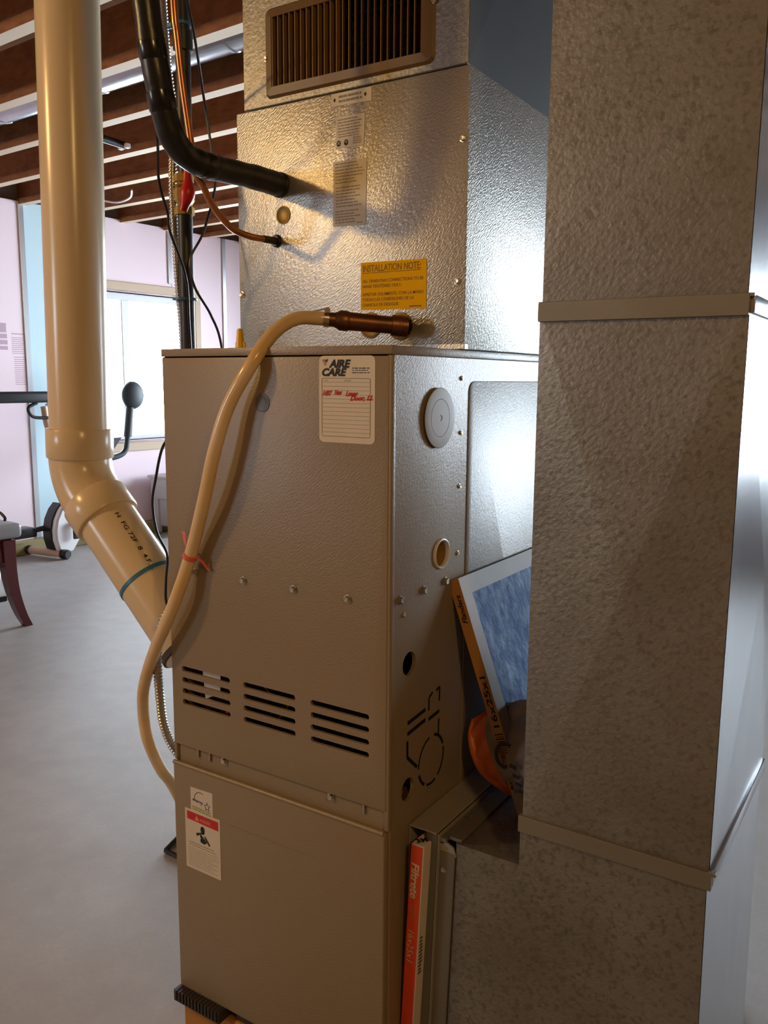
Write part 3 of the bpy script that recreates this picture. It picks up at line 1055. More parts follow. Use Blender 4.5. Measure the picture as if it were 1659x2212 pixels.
for i in range(4):
    z = 1.640 + i * 0.024
    MB().box(-0.245, -0.080, YP + 0.024, YP + 0.027, z, z + 0.004).build('damper_rail', m_brownreg, rg, smooth=0)
for i in range(8):
    x = -0.240 + i * 0.021
    MB().box(x, x + 0.015, YP + 0.030, YP + 0.032, 1.622, 1.706).build('damper_blade', m_brownreg, rg, smooth=0)
MB().box(-0.378, -0.246, YP + 0.030, YP + 0.032, 1.620, 1.730).build('damper_blade', m_brownreg, rg, smooth=0)
for (x, z) in ((-0.3925, 1.668), (-0.0605, 1.690)):
    screw(rg, (x, YP - 0.003, z), (0, -1, 0), 0.0035)

# ------------------------------------------------------------------ return air duct
YD = 0.073
DL, DR = 0.1850, 0.4435
YDB = YD + 0.40
du = root('return_air_duct', (0.31, 0.27, ZF), 'tall dull galvanized return duct standing right of the furnace', 'duct')


def duct_box(x0, x1, y0, y1, z0, z1, brk, name, mat, side_mat):
    """sheet box whose front and right sheets carry shallow cross-break folds"""
    mb = MB()
    v = [(x0, y0, z0), (x1, y0, z0), (x1, y1, z0), (x0, y1, z0), (x0, y0, z1), (x1, y0, z1), (x1, y1, z1), (x0, y1, z1)]
    mb.add(v + [((x0 + x1) / 2, y0 - brk, (z0 + z1) / 2)], [[0, 1, 8], [1, 5, 8], [5, 4, 8], [4, 0, 8], [3, 0, 4, 7], [2, 3, 7, 6], [4, 5, 6, 7], [0, 3, 2, 1]])
    o = mb.build(name, mat, du, smooth=0)
    mb = MB()
    e = 0.0006
    c = ((x1 + e + brk), (y0 + y1) / 2, (z0 + z1) / 2)
    mb.add([(x1 + e, y0 + 0.001, z0), (x1 + e, y1, z0), (x1 + e, y1, z1), (x1 + e, y0 + 0.001, z1), c], [[0, 1, 4], [1, 2, 4], [2, 3, 4], [3, 0, 4]])
    mb.build('side_sheet', side_mat, o, smooth=0)
    return o


duct_box(DL + 0.002, DR - 0.003, YD + 0.002, YDB, 1.2130, 2.262, 0.002, 'upper_section', m_duct, m_duct_clean)
duct_box(DL, DR, YD, YDB, 0.4850, 1.2130, 0.009, 'middle_section', m_duct, m_duct_clean)
# boot: lower box that runs under the drop to the filter rack
KS = 0.034
mb = MB()
zt = 0.4195
prof = [(0.0760, ZF), (0.0790, zt), (DL - 0.003, zt), (DL - 0.003, 0.4850), (DR - 0.002, 0.4850), (DR + 0.004, ZF)]
prof[0] = (0.0790 - KS * (zt - ZF), ZF)
mb.prism([(p[0], YD, p[1]) for p in prof], (0, YDB - YD, 0))
boot = mb.build('boot', m_duct, du, smooth=0)
mb = MB()
mb.add([(DR + 0.0047, YD + 0.001, ZF), (DR + 0.0047, YDB, ZF), (DR - 0.0012, YDB, 0.485), (DR - 0.0012, YD + 0.001, 0.485), (DR + 0.0058, 0.273, 0.19)], [[0, 1, 4], [1, 2, 4], [2, 3, 4], [3, 0, 4]])
mb.build('side_sheet', m_duct_clean, boot, smooth=0)
MB().box(0.076, DL - 0.003, YD + 0.004, 0.69, zt - 0.012, zt - 0.0005).build('boot_top', m_duct, du)
MB().box(0.045, 0.40, YDB, 0.69, ZF, zt - 0.012).build('boot_back', m_duct, du)
# front flange strip and top flange strip of the boot
mb = MB().box(0.0485, 0.0785, YD - 0.004, YD - 0.0005, ZF, 0.4020, 0.0008, 1)
mb.shear(KS, 0.41).build('flange_strip', m_cleat, du)
mb = MB()
mb.prism([(0.0500, YD - 0.003, 0.402), (0.0795, YD - 0.003, 0.398), (0.0745, YD - 0.003, 0.4120), (0.0620, YD - 0.003, 0.4180), (0.0530, YD - 0.003, 0.4130)], (0, 0.003, 0))
mb.build('flange_corner', m_rack, du, smooth=0)
MB().box(0.0640, 0.0850, YD + 0.003, 0.69, 0.4200, 0.4255, 0.001, 1).build('flange_strip', m_cleat, du)
# slip cleats
for (zc, w, x0, x1) in ((1.2105, 0.0255, DL - 0.0005, DR + 0.0005), (0.4870, 0.0245, DL - 0.0045, DR + 0.0045)):
    MB().box(x0, x1, YD - 0.006, YD + 0.002, zc - w / 2, zc + w / 2, 0.0005, 1).build('slip_cleat', m_cleat, du)
    MB().box(DR - 0.002, DR + 0.0055, YD + 0.002, YDB, zc - 0.010, zc + 0.012, 0.002, 2).build('slip_cleat', m_duct_clean, du)
    MB().box(x1 - 0.002, x1 + 0.0050, YD - 0.0055, YD + 0.006, zc + w / 2 - 0.004, zc + w / 2, 0.0005, 1).build('cleat_tab', m_cleat, du)
    MB().box(x0 - 0.0012, DL, YD - 0.004, YDB, zc - 0.011, zc + 0.011, 0.0015, 1).build('slip_cleat', m_cleat, du)
screw(du, (0.0590, YD - 0.004, 0.3720), (0, -1, 0), 0.0035)

# ------------------------------------------------------------------ filter rack and filters
fr = root('filter_rack', (0.025, 0.38, ZF), 'open-ended sheet metal filter rack between furnace and boot', 'rack')
MB().box(0.0015, 0.0500, 0.060, 0.69, 0.4310, 0.4335, 0.0006, 1).build('top_sheet', m_rack, fr)
MB().box(0.0012, 0.0026, 0.060, 0.69, 0.0, 0.4310).build('inner_sheet', m_rack, fr)
mb = MB()
mb.box(0.0520, 0.0535, 0.062, 0.69, ZF, 0.4310)
mb.shear(KS, 0.43).build('outer_sheet', m_rack, fr)
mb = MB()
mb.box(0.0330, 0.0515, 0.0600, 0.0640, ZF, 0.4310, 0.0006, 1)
mb.shear(KS, 0.43).build('front_lip', M('shadowed_rack_steel', (0.20, 0.20, 0.17), 0.5, 0.5), fr)  # darker copy of the rack steel, its shade put into the colour
MB().box(0.0500, 0.0640, 0.066, 0.69, 0.4185, 0.4250, 0.0006, 1).build('joint_strip', m_duct, fr)

f1 = root('air_filter', (0.04, 0.20, 0.0), 'orange-edged furnace filter sliding into the filter rack', 'filter', 'furnace filters')
FY, FB = 0.0380, 0.655
F_X0, F_X1 = 0.0195, 0.0420
zb, zt1 = 0.0150, 0.4180
carton = MB()
carton.box(F_X0, F_X1, FY, FB, zb, zt1, 0.0006, 1)
carton.shear(KS + 0.014, 0.4225)
for p in carton.v:
    p.x = max(p.x, 0.0040) if p.y > 0.055 else p.x
carton.build('carton_frame', m_cream, f1)
t = MB()
for i in range(11):
    z = 0.262 - i * 0.0062
    xx = F_X1 + (KS + 0.014) * (z - 0.4225) + 0.0003
    t.add([(xx, FY + 0.004, z), (xx, FY + 0.004 + random.uniform(0.005, 0.012), z), (xx, FY + 0.013, z - 0.003), (xx, FY + 0.004, z - 0.003)], [[0, 1, 2, 3]])
t.build('small_print', m_ink, f1, smooth=0)
strip = MB().box(F_X0 + 0.0004, F_X1 - 0.0022, FY - 0.0008, FY + 0.001, zb, zt1 - 0.0015)
strip.shear(KS + 0.014, 0.4225).build('front_strip', m_orange, f1)
KK = KS + 0.014
dn = Vector((-KK, 0, -1)).normalized()
upx = Vector((1, 0, 0))


def fpt(x, z):
    return (x + KK * (z - 0.4225), FY - 0.0013, z)


t = MB()
text(t, 'Filtrete', fpt(F_X0 + 0.0035, 0.3880), dn, upx, 0.0600, 0.0130, 0.03, 0.15)
text(t, '16x25x1', fpt(F_X0 + 0.0040, 0.2730), dn, upx, 0.0560, 0.0105, 0.0, 0.2)
t.build('lettering', flat('cream_ink', (0.78, 0.62, 0.42)), f1, smooth=0)
t = MB()
for i in range(3):
    p0, p1 = fpt(F_X0 + 0.0050 + i * 0.004, 0.318), fpt(F_X0 + 0.0050 + i * 0.004, 0.288 + 0.004 * i)
    t.add([p0, (p0[0] + 0.0012, p0[1], p0[2]), (p1[0] + 0.0012, p1[1], p1[2]), p1], [[0, 1, 2, 3]])
t.build('small_print', flat('pale_orange_ink', (0.75, 0.22, 0.08)), f1, smooth=0)
for ch, k in (('3', 0.0), ('M', 0.0082)):
    t = MB()
    text(t, ch, (F_X0 + 0.0070 + 0.62 * k, FY + 0.005 + 0.78 * k, zt1 + 0.0004), (0.62, 0.78, 0), (-0.78, 0.62, 0), 0.0070 if k == 0 else 0.0105, 0.0110, 0.05)
    t.build('lettering', m_ink, f1, smooth=0)

# blue fibre filter leaning on the furnace
LX, LZ = 0.1395, 0.381      # run and rise of the lean over its height
al = Vector((-LX, 0, LZ)).normalized()        # up along the filter
th2 = Vector((al.z, 0, -al.x))                # outward normal (+x)
P0 = Vector((0.1500, 0.1900, 0.4225))
f2 = root('air_filter', P0, 'blue fibre furnace filter leaning against the furnace side behind the duct', 'filter', 'furnace filters')
FH, FD, FT = 0.4060, 0.62, 0.0195


def fp(y, h, d):
    return P0 + Vector((0, y, 0)) + al * h + th2 * (d - FT)


def fbox(y0, y1, h0, h1, d0, d1):
    mb = MB()
    v = [fp(y, h, d) for d in (d0, d1) for h in (h0, h1) for y in (y0, y1)]
    mb.add(v, [[0, 1, 3, 2], [4, 6, 7, 5], [0, 2, 6, 4], [1, 5, 7, 3], [0, 4, 5, 1], [2, 3, 7, 6]])
    return mb


BW = 0.030
for (y0, y1, h0, h1, nm) in ((0, FD, FH - BW, FH, 'frame_rail'), (0, FD, 0, BW, 'frame_rail'), (0, BW, BW, FH - BW, 'frame_rail'), (FD - BW, FD, BW, FH - BW, 'frame_rail')):
    fbox(y0, y1, h0, h1, 0, FT).build(nm, m_frame_gray, f2, smooth=0)
fbox(-0.0006, 0.0006, 0.055, FH, 0.0, FT).build('edge_strip', m_carton, f2, smooth=0, label='tan printed edge strip')
# fibre mat with uneven surface
mb = MB()
NU, NV = 40, 28
vs = []
for i in range(NV + 1):
    for j in range(NU + 1):
        y = BW - 0.004 + (FD - 2 * BW + 0.008) * j / NU
        h = BW - 0.004 + (FH - 2 * BW + 0.008) * i / NV
        vs.append(fp(y, h, FT - 0.0045 + 0.0016 * math.sin(j * 1.7 + i * 0.9) * math.cos(i * 1.3 - j * 0.6)))
mb.add(vs, [[i * (NU + 1) + j, i * (NU + 1) + j + 1, (i + 1) * (NU + 1) + j + 1, (i + 1) * (NU + 1) + j] for i in range(NV) for j in range(NU)])
mb.build('fiber_mat', m_media, f2, smooth=60)
fbox(0.01, FD - 0.01, 0.01, FH - 0.01, 0.001, 0.003).build('backing', m_media, f2, smooth=0)
t = MB()
ep = lambda h, d: fp(-0.0011, h, d)
text(t, 'Flanders', ep(0.332, 0.0140), al, -th2, 0.0480, 0.0090, 0.02, 0.25)
text(t, '16x25x1', ep(0.158, 0.0150), al, -th2, 0.0850, 0.0100, 0.02)
for i in range(13):
    h = 0.100 + i * 0.0038
    w = 0.0008 + 0.0012 * random.random()
    t.add([ep(h, 0.002), ep(h, 0.0175), ep(h + w, 0.0175), ep(h + w, 0.002)], [[0, 1, 2, 3]])
text(t, '3M', ep(0.055, 0.0155), al, -th2, 0.022, 0.0115, 0.04)
t.build('lettering', m_ink, f2, smooth=0)

# plastic wrapper stuffed under the leaning filter
rows = [
    [(0.0533, 0.235, 0.5775), (0.0741, 0.235, 0.5903), (0.0947, 0.235, 0.5988), (0.1189, 0.235, 0.6081)],
    [(0.0243, 0.225, 0.5538), (0.0516, 0.225, 0.5659), (0.0794, 0.225, 0.5707), (0.1242, 0.225, 0.581)],
    [(0.0274, 0.215, 0.5293), (0.0557, 0.215, 0.5362), (0.0896, 0.205, 0.5441), (0.1442, 0.18, 0.5668)],
    [(0.0385, 0.21, 0.5011), (0.0715, 0.205, 0.5074), (0.1124, 0.18, 0.5238), (0.1496, 0.17, 0.5374)],
    [(0.0556, 0.21, 0.4743), (0.092, 0.195, 0.4846), (0.1252, 0.175, 0.4979), (0.1508, 0.17, 0.5031)],
    [(0.0836, 0.215, 0.4537), (0.111, 0.2, 0.4613), (0.1312, 0.185, 0.4695), (0.1476, 0.18, 0.4724)],
    [(0.1151, 0.23, 0.43), (0.1255, 0.215, 0.4396), (0.1337, 0.205, 0.4464), (0.1413, 0.2, 0.4508)]]
bag = root('plastic_wrapper', (0.09, 0.21, 0.43), 'orange and gray plastic filter wrapper crumpled under the leaning filter', 'wrapper')
NS = 6


def bag_point(i, u):
    r = rows[i]
    s = u * 3
    k = min(int(s), 2)
    return Vector(r[k]).lerp(Vector(r[k + 1]), s - k)


def bag_sheet(u0, u1, nu):
    cols = []
    for j in range(nu + 1):
        u = u0 + (u1 - u0) * j / nu
        cols.append(spline([bag_point(i, u) for i in range(len(rows))], NS))
    vs = []
    m = len(cols[0])
    for j in range(nu + 1):
        for i in range(m):
            p = cols[j][i].copy()
            p.y += 0.004 * math.sin(i * 0.9 + j * 1.1) * (0.3 if j in (0, nu) else 1)
            vs.append(p)
    mb = MB()
    back = [p + Vector((0.001, 0.0012, 0)) for p in vs]
    q = [[j * m + i, j * m + i + 1, (j + 1) * m + i + 1, (j + 1) * m + i] for j in range(nu) for i in range(m - 1)]
    mb.add(vs, q)
    return mb


bag_sheet(0.0, 0.33, 6).build('orange_panel', m_bag_orange, bag, smooth=80, label='orange side of the wrapper')
bag_sheet(0.33, 1.0, 10).build('gray_panel', m_bag_gray, bag, smooth=80, label='shiny gray side of the wrapper')
# rolled orange edge
MB().tube(spline([bag_point(i, 0.0) + Vector((-0.001, 0.004, 0)) for i in range(1, 7)], 6), 0.006, 10, radii=[0.0025 + 0.006 * math.sin(PI * k / 30) for k in range(31)]).build('rolled_edge', m_bag_orange, bag)
t = MB()
cxb, czb = 0.1085, 0.5300
ring = [(cxb + 0.016 * math.cos(math.radians(a)), czb + 0.020 * math.sin(math.radians(a))) for a in range(60, 330, 15)]
for i in range(len(ring) - 1):
    line(t, ring[i], ring[i + 1], 0.007, 0.1770)
for (bx, bz, bw) in ((0.1220, 0.5230, 0.012), (0.1275, 0.5080, 0.010), (0.1330, 0.4960, 0.009), (0.1390, 0.4850, 0.010)):
    line(t, (bx, bz), (bx + 0.012, bz - 0.003), bw * 0.6, 0.1640)
t.build('printed_mark', flat('dark_bag_ink', (0.05, 0.045, 0.05)), bag, smooth=0)

# ------------------------------------------------------------------ cream PVC vent pipe
pv = root('vent_pipe', (-0.79, 0.10, 0.98), 'thick cream PVC pipe with an elbow at the far left of the furnace', 'pipe')
RP = 0.0578
top = Vector((-0.7700, 0.10, 2.50))
A = Vector((-0.8040, 0.10, 1.0155))
vd = (A - Vector((-0.7828, 0.10, 1.7304))).normalized()     # down along the pipe
top = A - vd * 1.47
MB().tube([top, A], RP, 40).build('pipe', m_pvc, pv)
B0 = A + vd * (-0.005)
C0 = A + vd * 0.050
MB().lathe(B0, vd, [(RP, 0.0), (0.0640, 0.0005), (0.0650, 0.002), (0.0650, 0.056), (0.0635, 0.059), (RP, 0.0595)], 44).build('coupling', m_pvc, pv)
d45 = Vector((0.715, 0.0, -0.70)).normalized()
bend = []
Rb = 0.115
ang = math.acos(max(-1, min(1, vd.dot(d45))))
perp = (d45 - vd * d45.dot(vd)).normalized()
for k in range(13):
    a = ang * k / 12
    bend.append(C0 + perp * (Rb * (1 - math.cos(a))) + vd * (Rb * math.sin(a)))
MB().tube([C0 - vd * 0.01] + bend + [bend[-1] + d45 * 0.02], RP + 0.0030, 44).build('elbow', m_pvc, pv)
D0 = bend[-1] + d45 * 0.004
MB().lathe(D0, d45, [(RP + 0.003, 0.0), (0.0640, 0.0006), (0.0655, 0.003), (0.0655, 0.052), (0.0640, 0.0545), (RP, 0.055)], 44).build('coupling', m_pvc, pv)
kx = (-0.4545 - D0.x) / d45.x
E0 = D0 + d45 * (kx - 0.065)
MB().tube([D0 + d45 * 0.03, E0], RP, 40).build('lower_pipe', m_pvc, pv)
MB().lathe(E0 + d45 * (-0.015), d45, [(RP + 0.0004, 0), (RP + 0.0045, 0.001), (RP + 0.0045, 0.012), (RP + 0.0004, 0.013)], 40).build('end_seal', M('dark_sealant', (0.06, 0.05, 0.04), 0.7), pv)
# print along the lower pipe, wrapped round the barrel on the camera side
camd = (Vector((0.6355, -1.0023, 1.12)) - (D0 + d45 * 0.1)).normalized()
n0 = (camd - d45 * camd.dot(d45)).normalized()
s0 = d45.cross(n0)


def wrap(mb, r):
    out = MB()
    out.f = mb.f
    for p in mb.v:      # p.x along the pipe, p.z around the pipe
        a = p.z / r
        out.v.append(D0 + d45 * p.x + (n0 * math.cos(a) + s0 * math.sin(a)) * r)
    return out


t = MB()
text(t, 'H  FG 72F  8  4.F.S.', (0.075, 0, -0.018), (1, 0, 0), (0, 0, -1), 0.140, 0.0085, 0.01)
wrap(t, RP + 0.0006).build('lettering', m_ink, pv, smooth=0)
# blue strap tie
MB().lathe(D0 + d45 * 0.205, d45, [(RP, 0), (RP + 0.0016, 0.0002), (RP + 0.0016, 0.0075), (RP, 0.0077)], 40).build('strap_tie', m_bluezip, pv, label='blue strap tie round the lower pipe')

# ------------------------------------------------------------------ refrigerant lines
RS = 0.0198
sp = spline([(-0.364, 0.2042, 1.4560), (-0.364, 0.150, 1.4565), (-0.364, 0.10, 1.4553), (-0.364, 0.045, 1.4528), (-0.364, 0.008, 1.4530), (-0.364, -0.022, 1.4590), (-0.364, -0.045, 1.4770), (-0.364, -0.060, 1.5060), (-0.364, -0.070, 1.5450), (-0.364, -0.080, 1.5900), (-0.364, -0.088, 1.6400), (-0.366, -0.093, 1.72), (-0.368, -0.095, 1.90), (-0.37, -0.095, 2.24)], 7)
sl = root('suction_line', (-0.364, 0.05, 1.455), 'black foam-insulated refrigerant line bending into the coil case', 'pipe')
rad = [RS * (1 + 0.03 * math.sin(i * 0.33) + 0.02 * math.sin(i * 0.9)) for i in range(len(sp))]
MB().tube(sp, RS, 22, radii=rad).build('insulation', m_rubber, sl)
for i in (22, 50, 61, 72):
    if i < len(sp) - 2:
        dvec = (sp[i + 1] - sp[i]).normalized()
        mb = MB()
        mb.lathe(sp[i], dvec, [(RS * 1.0, 0.0), (RS * 1.065, 0.003), (RS * 1.05, 0.022), (RS * 1.0, 0.028)], 22)
        mb.build('tape_wrap', M('black_vinyl_tape', (0.008, 0.008, 0.009), 0.22), sl)
MB().lathe((-0.364, 0.2035, 1.4560), (0, -1, 0), [(0.0215, 0.0), (0.0215, 0.004), (0.019, 0.006)], 24).build('collar', m_blackplastic, sl)
ll = root('liquid_line', (-0.385, 0.10, 1.37), 'thin bare copper line curving down into the coil case', 'pipe')
lp = spline([(-0.3732, 0.2042, 1.3622), (-0.3735, 0.165, 1.3612), (-0.375, 0.1335, 1.3612), (-0.384, 0.100, 1.3705), (-0.395, 0.0684, 1.4016), (-0.395, 0.0461, 1.4302), (-0.398, 0.0334, 1.4500), (-0.399, 0.0215, 1.5180), (-0.399, 0.0112, 1.5770), (-0.397, 0.0012, 1.6405), (-0.396, -0.005, 1.69), (-0.396, -0.012, 1.90), (-0.396, -0.012, 2.24)], 8)
MB().tube(lp, 0.0056, 14).build('tube', m_copper, ll)
MB().tube([(-0.3732, 0.2010, 1.3622), (-0.3734, 0.168, 1.3613)], 0.0064, 14).build('sleeve', M('dark_tarnish', (0.06, 0.045, 0.03), 0.45, 0.5), ll)

# ------------------------------------------------------------------ condensate drain and hose
dr = root('drain_fitting', (-0.14, 0.15, 1.21), 'tarnished copper condensate drain fitting on the coil case front', 'pipe fitting')
Ee = Vector((-0.0975, 0.1700, 1.2060))
MB().tube([(-0.1130, YC, 1.2075), (-0.108, 0.185, 1.2068), Ee], 0.0135, 18).build('nipple', m_oldcopper, dr)
F0 = Vector((-0.1880, 0.0960, 1.2150))
dv = (F0 - Ee).normalized()
MB().tube([Ee - dv * 0.016, Ee + dv * 0.010], 0.0165, 20).build('elbow', m_oldcopper, dr)
MB().sphere(Ee - dv * 0.004, 0.0170).build('elbow', m_oldcopper, dr)
MB().tube([Ee, Ee + dv * 0.088], 0.0135, 20, radii=[0.0135, 0.0145]).build('pipe', m_oldcopper, dr)
MB().lathe(Ee + dv * 0.078, dv, [(0.0148, 0), (0.0160, 0.003), (0.0160, 0.014), (0.0130, 0.019), (0.0120, 0.022)], 20).build('reducer', m_oldcopper, dr)
MB().tube([Ee + dv * 0.095, F0], 0.0112, 18).build('barb', m_oldcopper, dr)
MB().lathe(Ee - dv * 0.016, -dv, [(0.012, 0), (0.012, 0.004), (0.006, 0.005), (0.006, 0.007)], 12).build('end_plug', m_dark, dr)
ho = root('drain_hose', (-0.42, 0.0, 0.8), 'yellowed vinyl drain hose hanging across the furnace front', 'hose')
hp = [tuple(F0 + dv * -0.012), tuple(F0 + dv * 0.008), (-0.2153, 0.060, 1.2140), (-0.2287, 0.020, 1.1900), (-0.2420, -0.018, 1.1403), (-0.2808, -0.028, 1.0771), (-0.3075, -0.033, 1.0047), (-0.3351, -0.029, 0.9287), (-0.3801, -0.0185, 0.8309), (-0.4111, -0.027, 0.7496), (-0.4700, -0.0200, 0.6551), (-0.5256, 0.0, 0.5701), (-0.5542, 0.020, 0.5038), (-0.5559, 0.030, 0.4450), (-0.5580, 0.060, 0.3760), (-0.5531, 0.090, 0.3226), (-0.55, 0.16, 0.16), (-0.55, 0.22, 0.0), (-0.56, 0.30, -0.086)]
MB().tube(spline(hp, 8), 0.0108, 18).build('tube', m_hose, ho)
cl0 = F0 + dv * -0.004
MB().lathe(cl0 - dv * 0.004, dv, [(0.0110, 0), (0.0126, 0.0004), (0.0126, 0.0086), (0.0110, 0.009)], 24).build('clamp_band', m_chrome, ho, label='steel worm clamp on the hose end')
ck = MB()
side_v = dv.cross(Vector((0, 0, 1))).normalized()
upv = side_v.cross(dv).normalized()
q0 = cl0 + upv * 0.0135
ck.tube([q0 - side_v * 0.008, q0 + side_v * 0.010], 0.0046, 12)
ck.build('clamp_screw', m_chrome, ho)
MB().prism([q0 + upv * 0.004 + dv * 0.001, q0 + dv * 0.030 - upv * 0.005, q0 + dv * 0.030 - upv * 0.0068, q0 + upv * 0.0015 + dv * 0.001], side_v * 0.007).build('clamp_tail', m_chrome, ho)
tp = root('pink_tape_tie', (-0.385, -0.015, 0.825), 'pink plastic tape tying the hose to the furnace screw', 'tape')
MB().lathe((-0.3790, -0.0190, 0.8335), (-0.43, 0.0, -0.90), [(0.0112, 0), (0.0124, 0.001), (0.0124, 0.008), (0.0112, 0.009)], 18).build('loop', m_pink, tp)
MB().tube(spline([(-0.370, -0.016, 0.828), (-0.361, -0.012, 0.822), (-0.357, -0.006, 0.812), (-0.352, -0.004, 0.806)]), 0.0022, 8).build('tail', m_pink, tp)
MB().prism([(-0.392, -0.014, 0.836), (-0.404, -0.010, 0.850), (-0.410, -0.008, 0.868), (-0.402, -0.008, 0.866), (-0.397, -0.011, 0.848), (-0.386, -0.015, 0.838)], (0, 0.0006, 0)).build('tail', m_pink, tp)

# ------------------------------------------------------------------ gas pipe with valve
gx, gy = -0.540, 0.147
gp = root('gas_pipe', (gx, gy, 0.98), 'black iron gas pipe with red-handled valve left of the coil case', 'pipe')
MB().tube([(gx, gy + 0.010, 2.24), (gx, gy + 0.004, 1.478)], 0.0133, 20).build('pipe', m_blackiron, gp)
MB().tube([(gx, gy, 1.420), (gx, gy - 0.002, 0.965)], 0.0133, 20).build('pipe', m_blackiron, gp)
MB().lathe((gx, gy + 0.006, 1.690), (0, 0, 1), [(0.0133, 0), (0.0175, 0.002), (0.0175, 0.034), (0.0133, 0.036)], 22).build('coupling', m_blackiron, gp)
MB().tube([(gx, gy - 0.002, 0.975), (gx + 0.004, gy, 0.955), (gx + 0.02, gy, 0.945), (-0.452, gy, 0.945)], 0.0140, 18).build('elbow', m_blackiron, gp)
val = MB()
val.lathe((gx, gy, 1.412), (0, 0, 1), [(0.0150, 0), (0.0175, 0.001), (0.0175, 0.014), (0.0130, 0.016), (0.0130, 0.019), (0.0180, 0.026), (0.0185, 0.036), (0.0180, 0.046), (0.0130, 0.053), (0.0130, 0.056), (0.0175, 0.058), (0.0175, 0.071), (0.0150, 0.072)], 8)
val = val.build('valve_body', m_brass, gp, smooth=20)
lev = MB()
lv = spline([(gx + 0.021, gy - 0.012, 1.488), (gx + 0.022, gy - 0.013, 1.470), (gx + 0.022, gy - 0.013, 1.450), (gx + 0.018, gy - 0.016, 1.430), (gx + 0.014, gy - 0.018, 1.416)], 5)
lev.tube(lv, 0.006, 12, radii=[0.0072 + 0.0062 * math.exp(-((k - 11) / 4.0) ** 2) for k in range(len(lv))])
lev.build('lever', m_red, val, label='red lever handle')
zt1_ = single(MB().lathe((gx - 0.006, gy, 1.262), (0, 0, 1), [(0.0205, 0), (0.0225, 0.0004), (0.0225, 0.0046), (0.0205, 0.005)], 24), 'cable_tie', m_bluezip, 'blue zip tie low on the gas pipe in front of window', 'zip tie', (gx, gy, 1.262), group='blue zip ties on the gas pipe')
zt2_ = single(MB().lathe((gx, gy + 0.006, 1.733), (0, 0, 1), [(0.0140, 0), (0.0160, 0.0004), (0.0160, 0.0056), (0.0140, 0.006)], 24).box(gx - 0.030, gx - 0.016, gy - 0.004, gy + 0.004, 1.732, 1.742, 0.002, 1), 'cable_tie', m_bluezip, 'blue zip tie high on the gas pipe under the joists', 'zip tie', (gx, gy, 1.733), group='blue zip ties on the gas pipe')


def conduit(name, pts, r, label, pitch=0.0062):
    P = spline(pts, 10)
    # resample by arc length so that the ribs are even
    acc = [0]
    for i in range(1, len(P)):
        acc.append(acc[-1] + (P[i] - P[i - 1]).length)
    L = acc[-1]
    n = int(L / (pitch / 4))
    q, rr, k = [], [], 0
    for i in range(n + 1):
        s = L * i / n
        while k < len(acc) - 2 and acc[k + 1] < s:
            k += 1
        f = (s - acc[k]) / max(1e-9, acc[k + 1] - acc[k])
        q.append(P[k].lerp(P[k + 1], f))
        rr.append(r * (1.0 + (0.10 if (i % 4) in (0, 1) else -0.12)))
    return single(MB().tube(q, r, 14, radii=rr), name, m_conduit, label, 'conduit', P[len(P) // 2])


conduit('flexible_conduit', [(-0.562, 0.155, 0.95), (-0.562, 0.155, 1.1827), (-0.564, 0.1484, 1.3042), (-0.564, 0.142, 1.4261), (-0.562, 0.1398, 1.4819), (-0.562, 0.146, 1.5872), (-0.575, 0.146, 1.70), (-0.60, 0.16, 1.95), (-0.60, 0.16, 2.24)], 0.0068, 'ribbed steel conduit running beside the gas pipe')
conduit('flexible_conduit', [(-0.456, 0.06, 0.735), (-0.470, 0.045, 0.728), (-0.484, 0.022, 0.708), (-0.490, 0.0089, 0.6767), (-0.490, 0.001, 0.629), (-0.490, 0.0033, 0.5591), (-0.490, 0.0115, 0.4948), (-0.483, 0.035, 0.437), (-0.457, 0.07, 0.400)], 0.0075, 'ribbed steel conduit sagging at the lower left furnace edge')


def cable(pts, r, label, mat=None, name='cable'):
    P = spline(pts, 9)
    return single(MB().tube(P, r, 8), name, mat or m_wire, label, 'cable', P[len(P) // 2], group=None)


cable([(-0.475, 0.05, 1.03), (-0.470, 0.0119, 1.0047), (-0.473, -0.0052, 0.9465), (-0.476, -0.0101, 0.9072), (-0.473, -0.005, 0.8583), (-0.462, 0.006, 0.8184), (-0.460, 0.0, 0.775), (-0.466, 0.004, 0.735), (-0.480, 0.03, 0.70), (-0.52, 0.10, 0.62)], 0.0024, 'thin black cable hugging the left furnace edge by the elbow pipe')
cable([(-0.45, -0.01, 1.62), (-0.470, 0.01, 1.57), (-0.500, 0.0495, 1.5165), (-0.502, 0.0516, 1.4504), (-0.503, 0.0703, 1.4009), (-0.505, 0.0765, 1.3712), (-0.515, 0.12, 1.30), (-0.522, 0.132, 1.22), (-0.525, 0.14, 1.10)], 0.0024, 'thin black cable left of the conduit above the window')
cable([(-0.40, 0.02, 1.72), (-0.44, 0.08, 1.68), (-0.500, 0.1606, 1.6114), (-0.500, 0.1782, 1.522), (-0.500, 0.1847, 1.4675), (-0.500, 0.1524, 1.382), (-0.508, 0.1254, 1.3305), (-0.505, 0.1316, 1.283), (-0.500, 0.165, 1.2364), (-0.497, 0.188, 1.1829), (-0.490, 0.20, 1.05), (-0.49, 0.20, 0.93)], 0.0024, 'thin black cable looping right of the gas pipe to the furnace top')
wn = root('wire_nut', (-0.435, 0.17, H), 'yellow wire nut standing behind the furnace top edge', 'connector')
MB().lathe((-0.4335, 0.170, H), (0, 0, 1), [(0.0092, 0), (0.0092, 0.008), (0.0080, 0.012), (0.0056, 0.038), (0.0045, 0.041), (0.002, 0.042)], 10).build('cone', m_yplastic, wn, smooth=20)
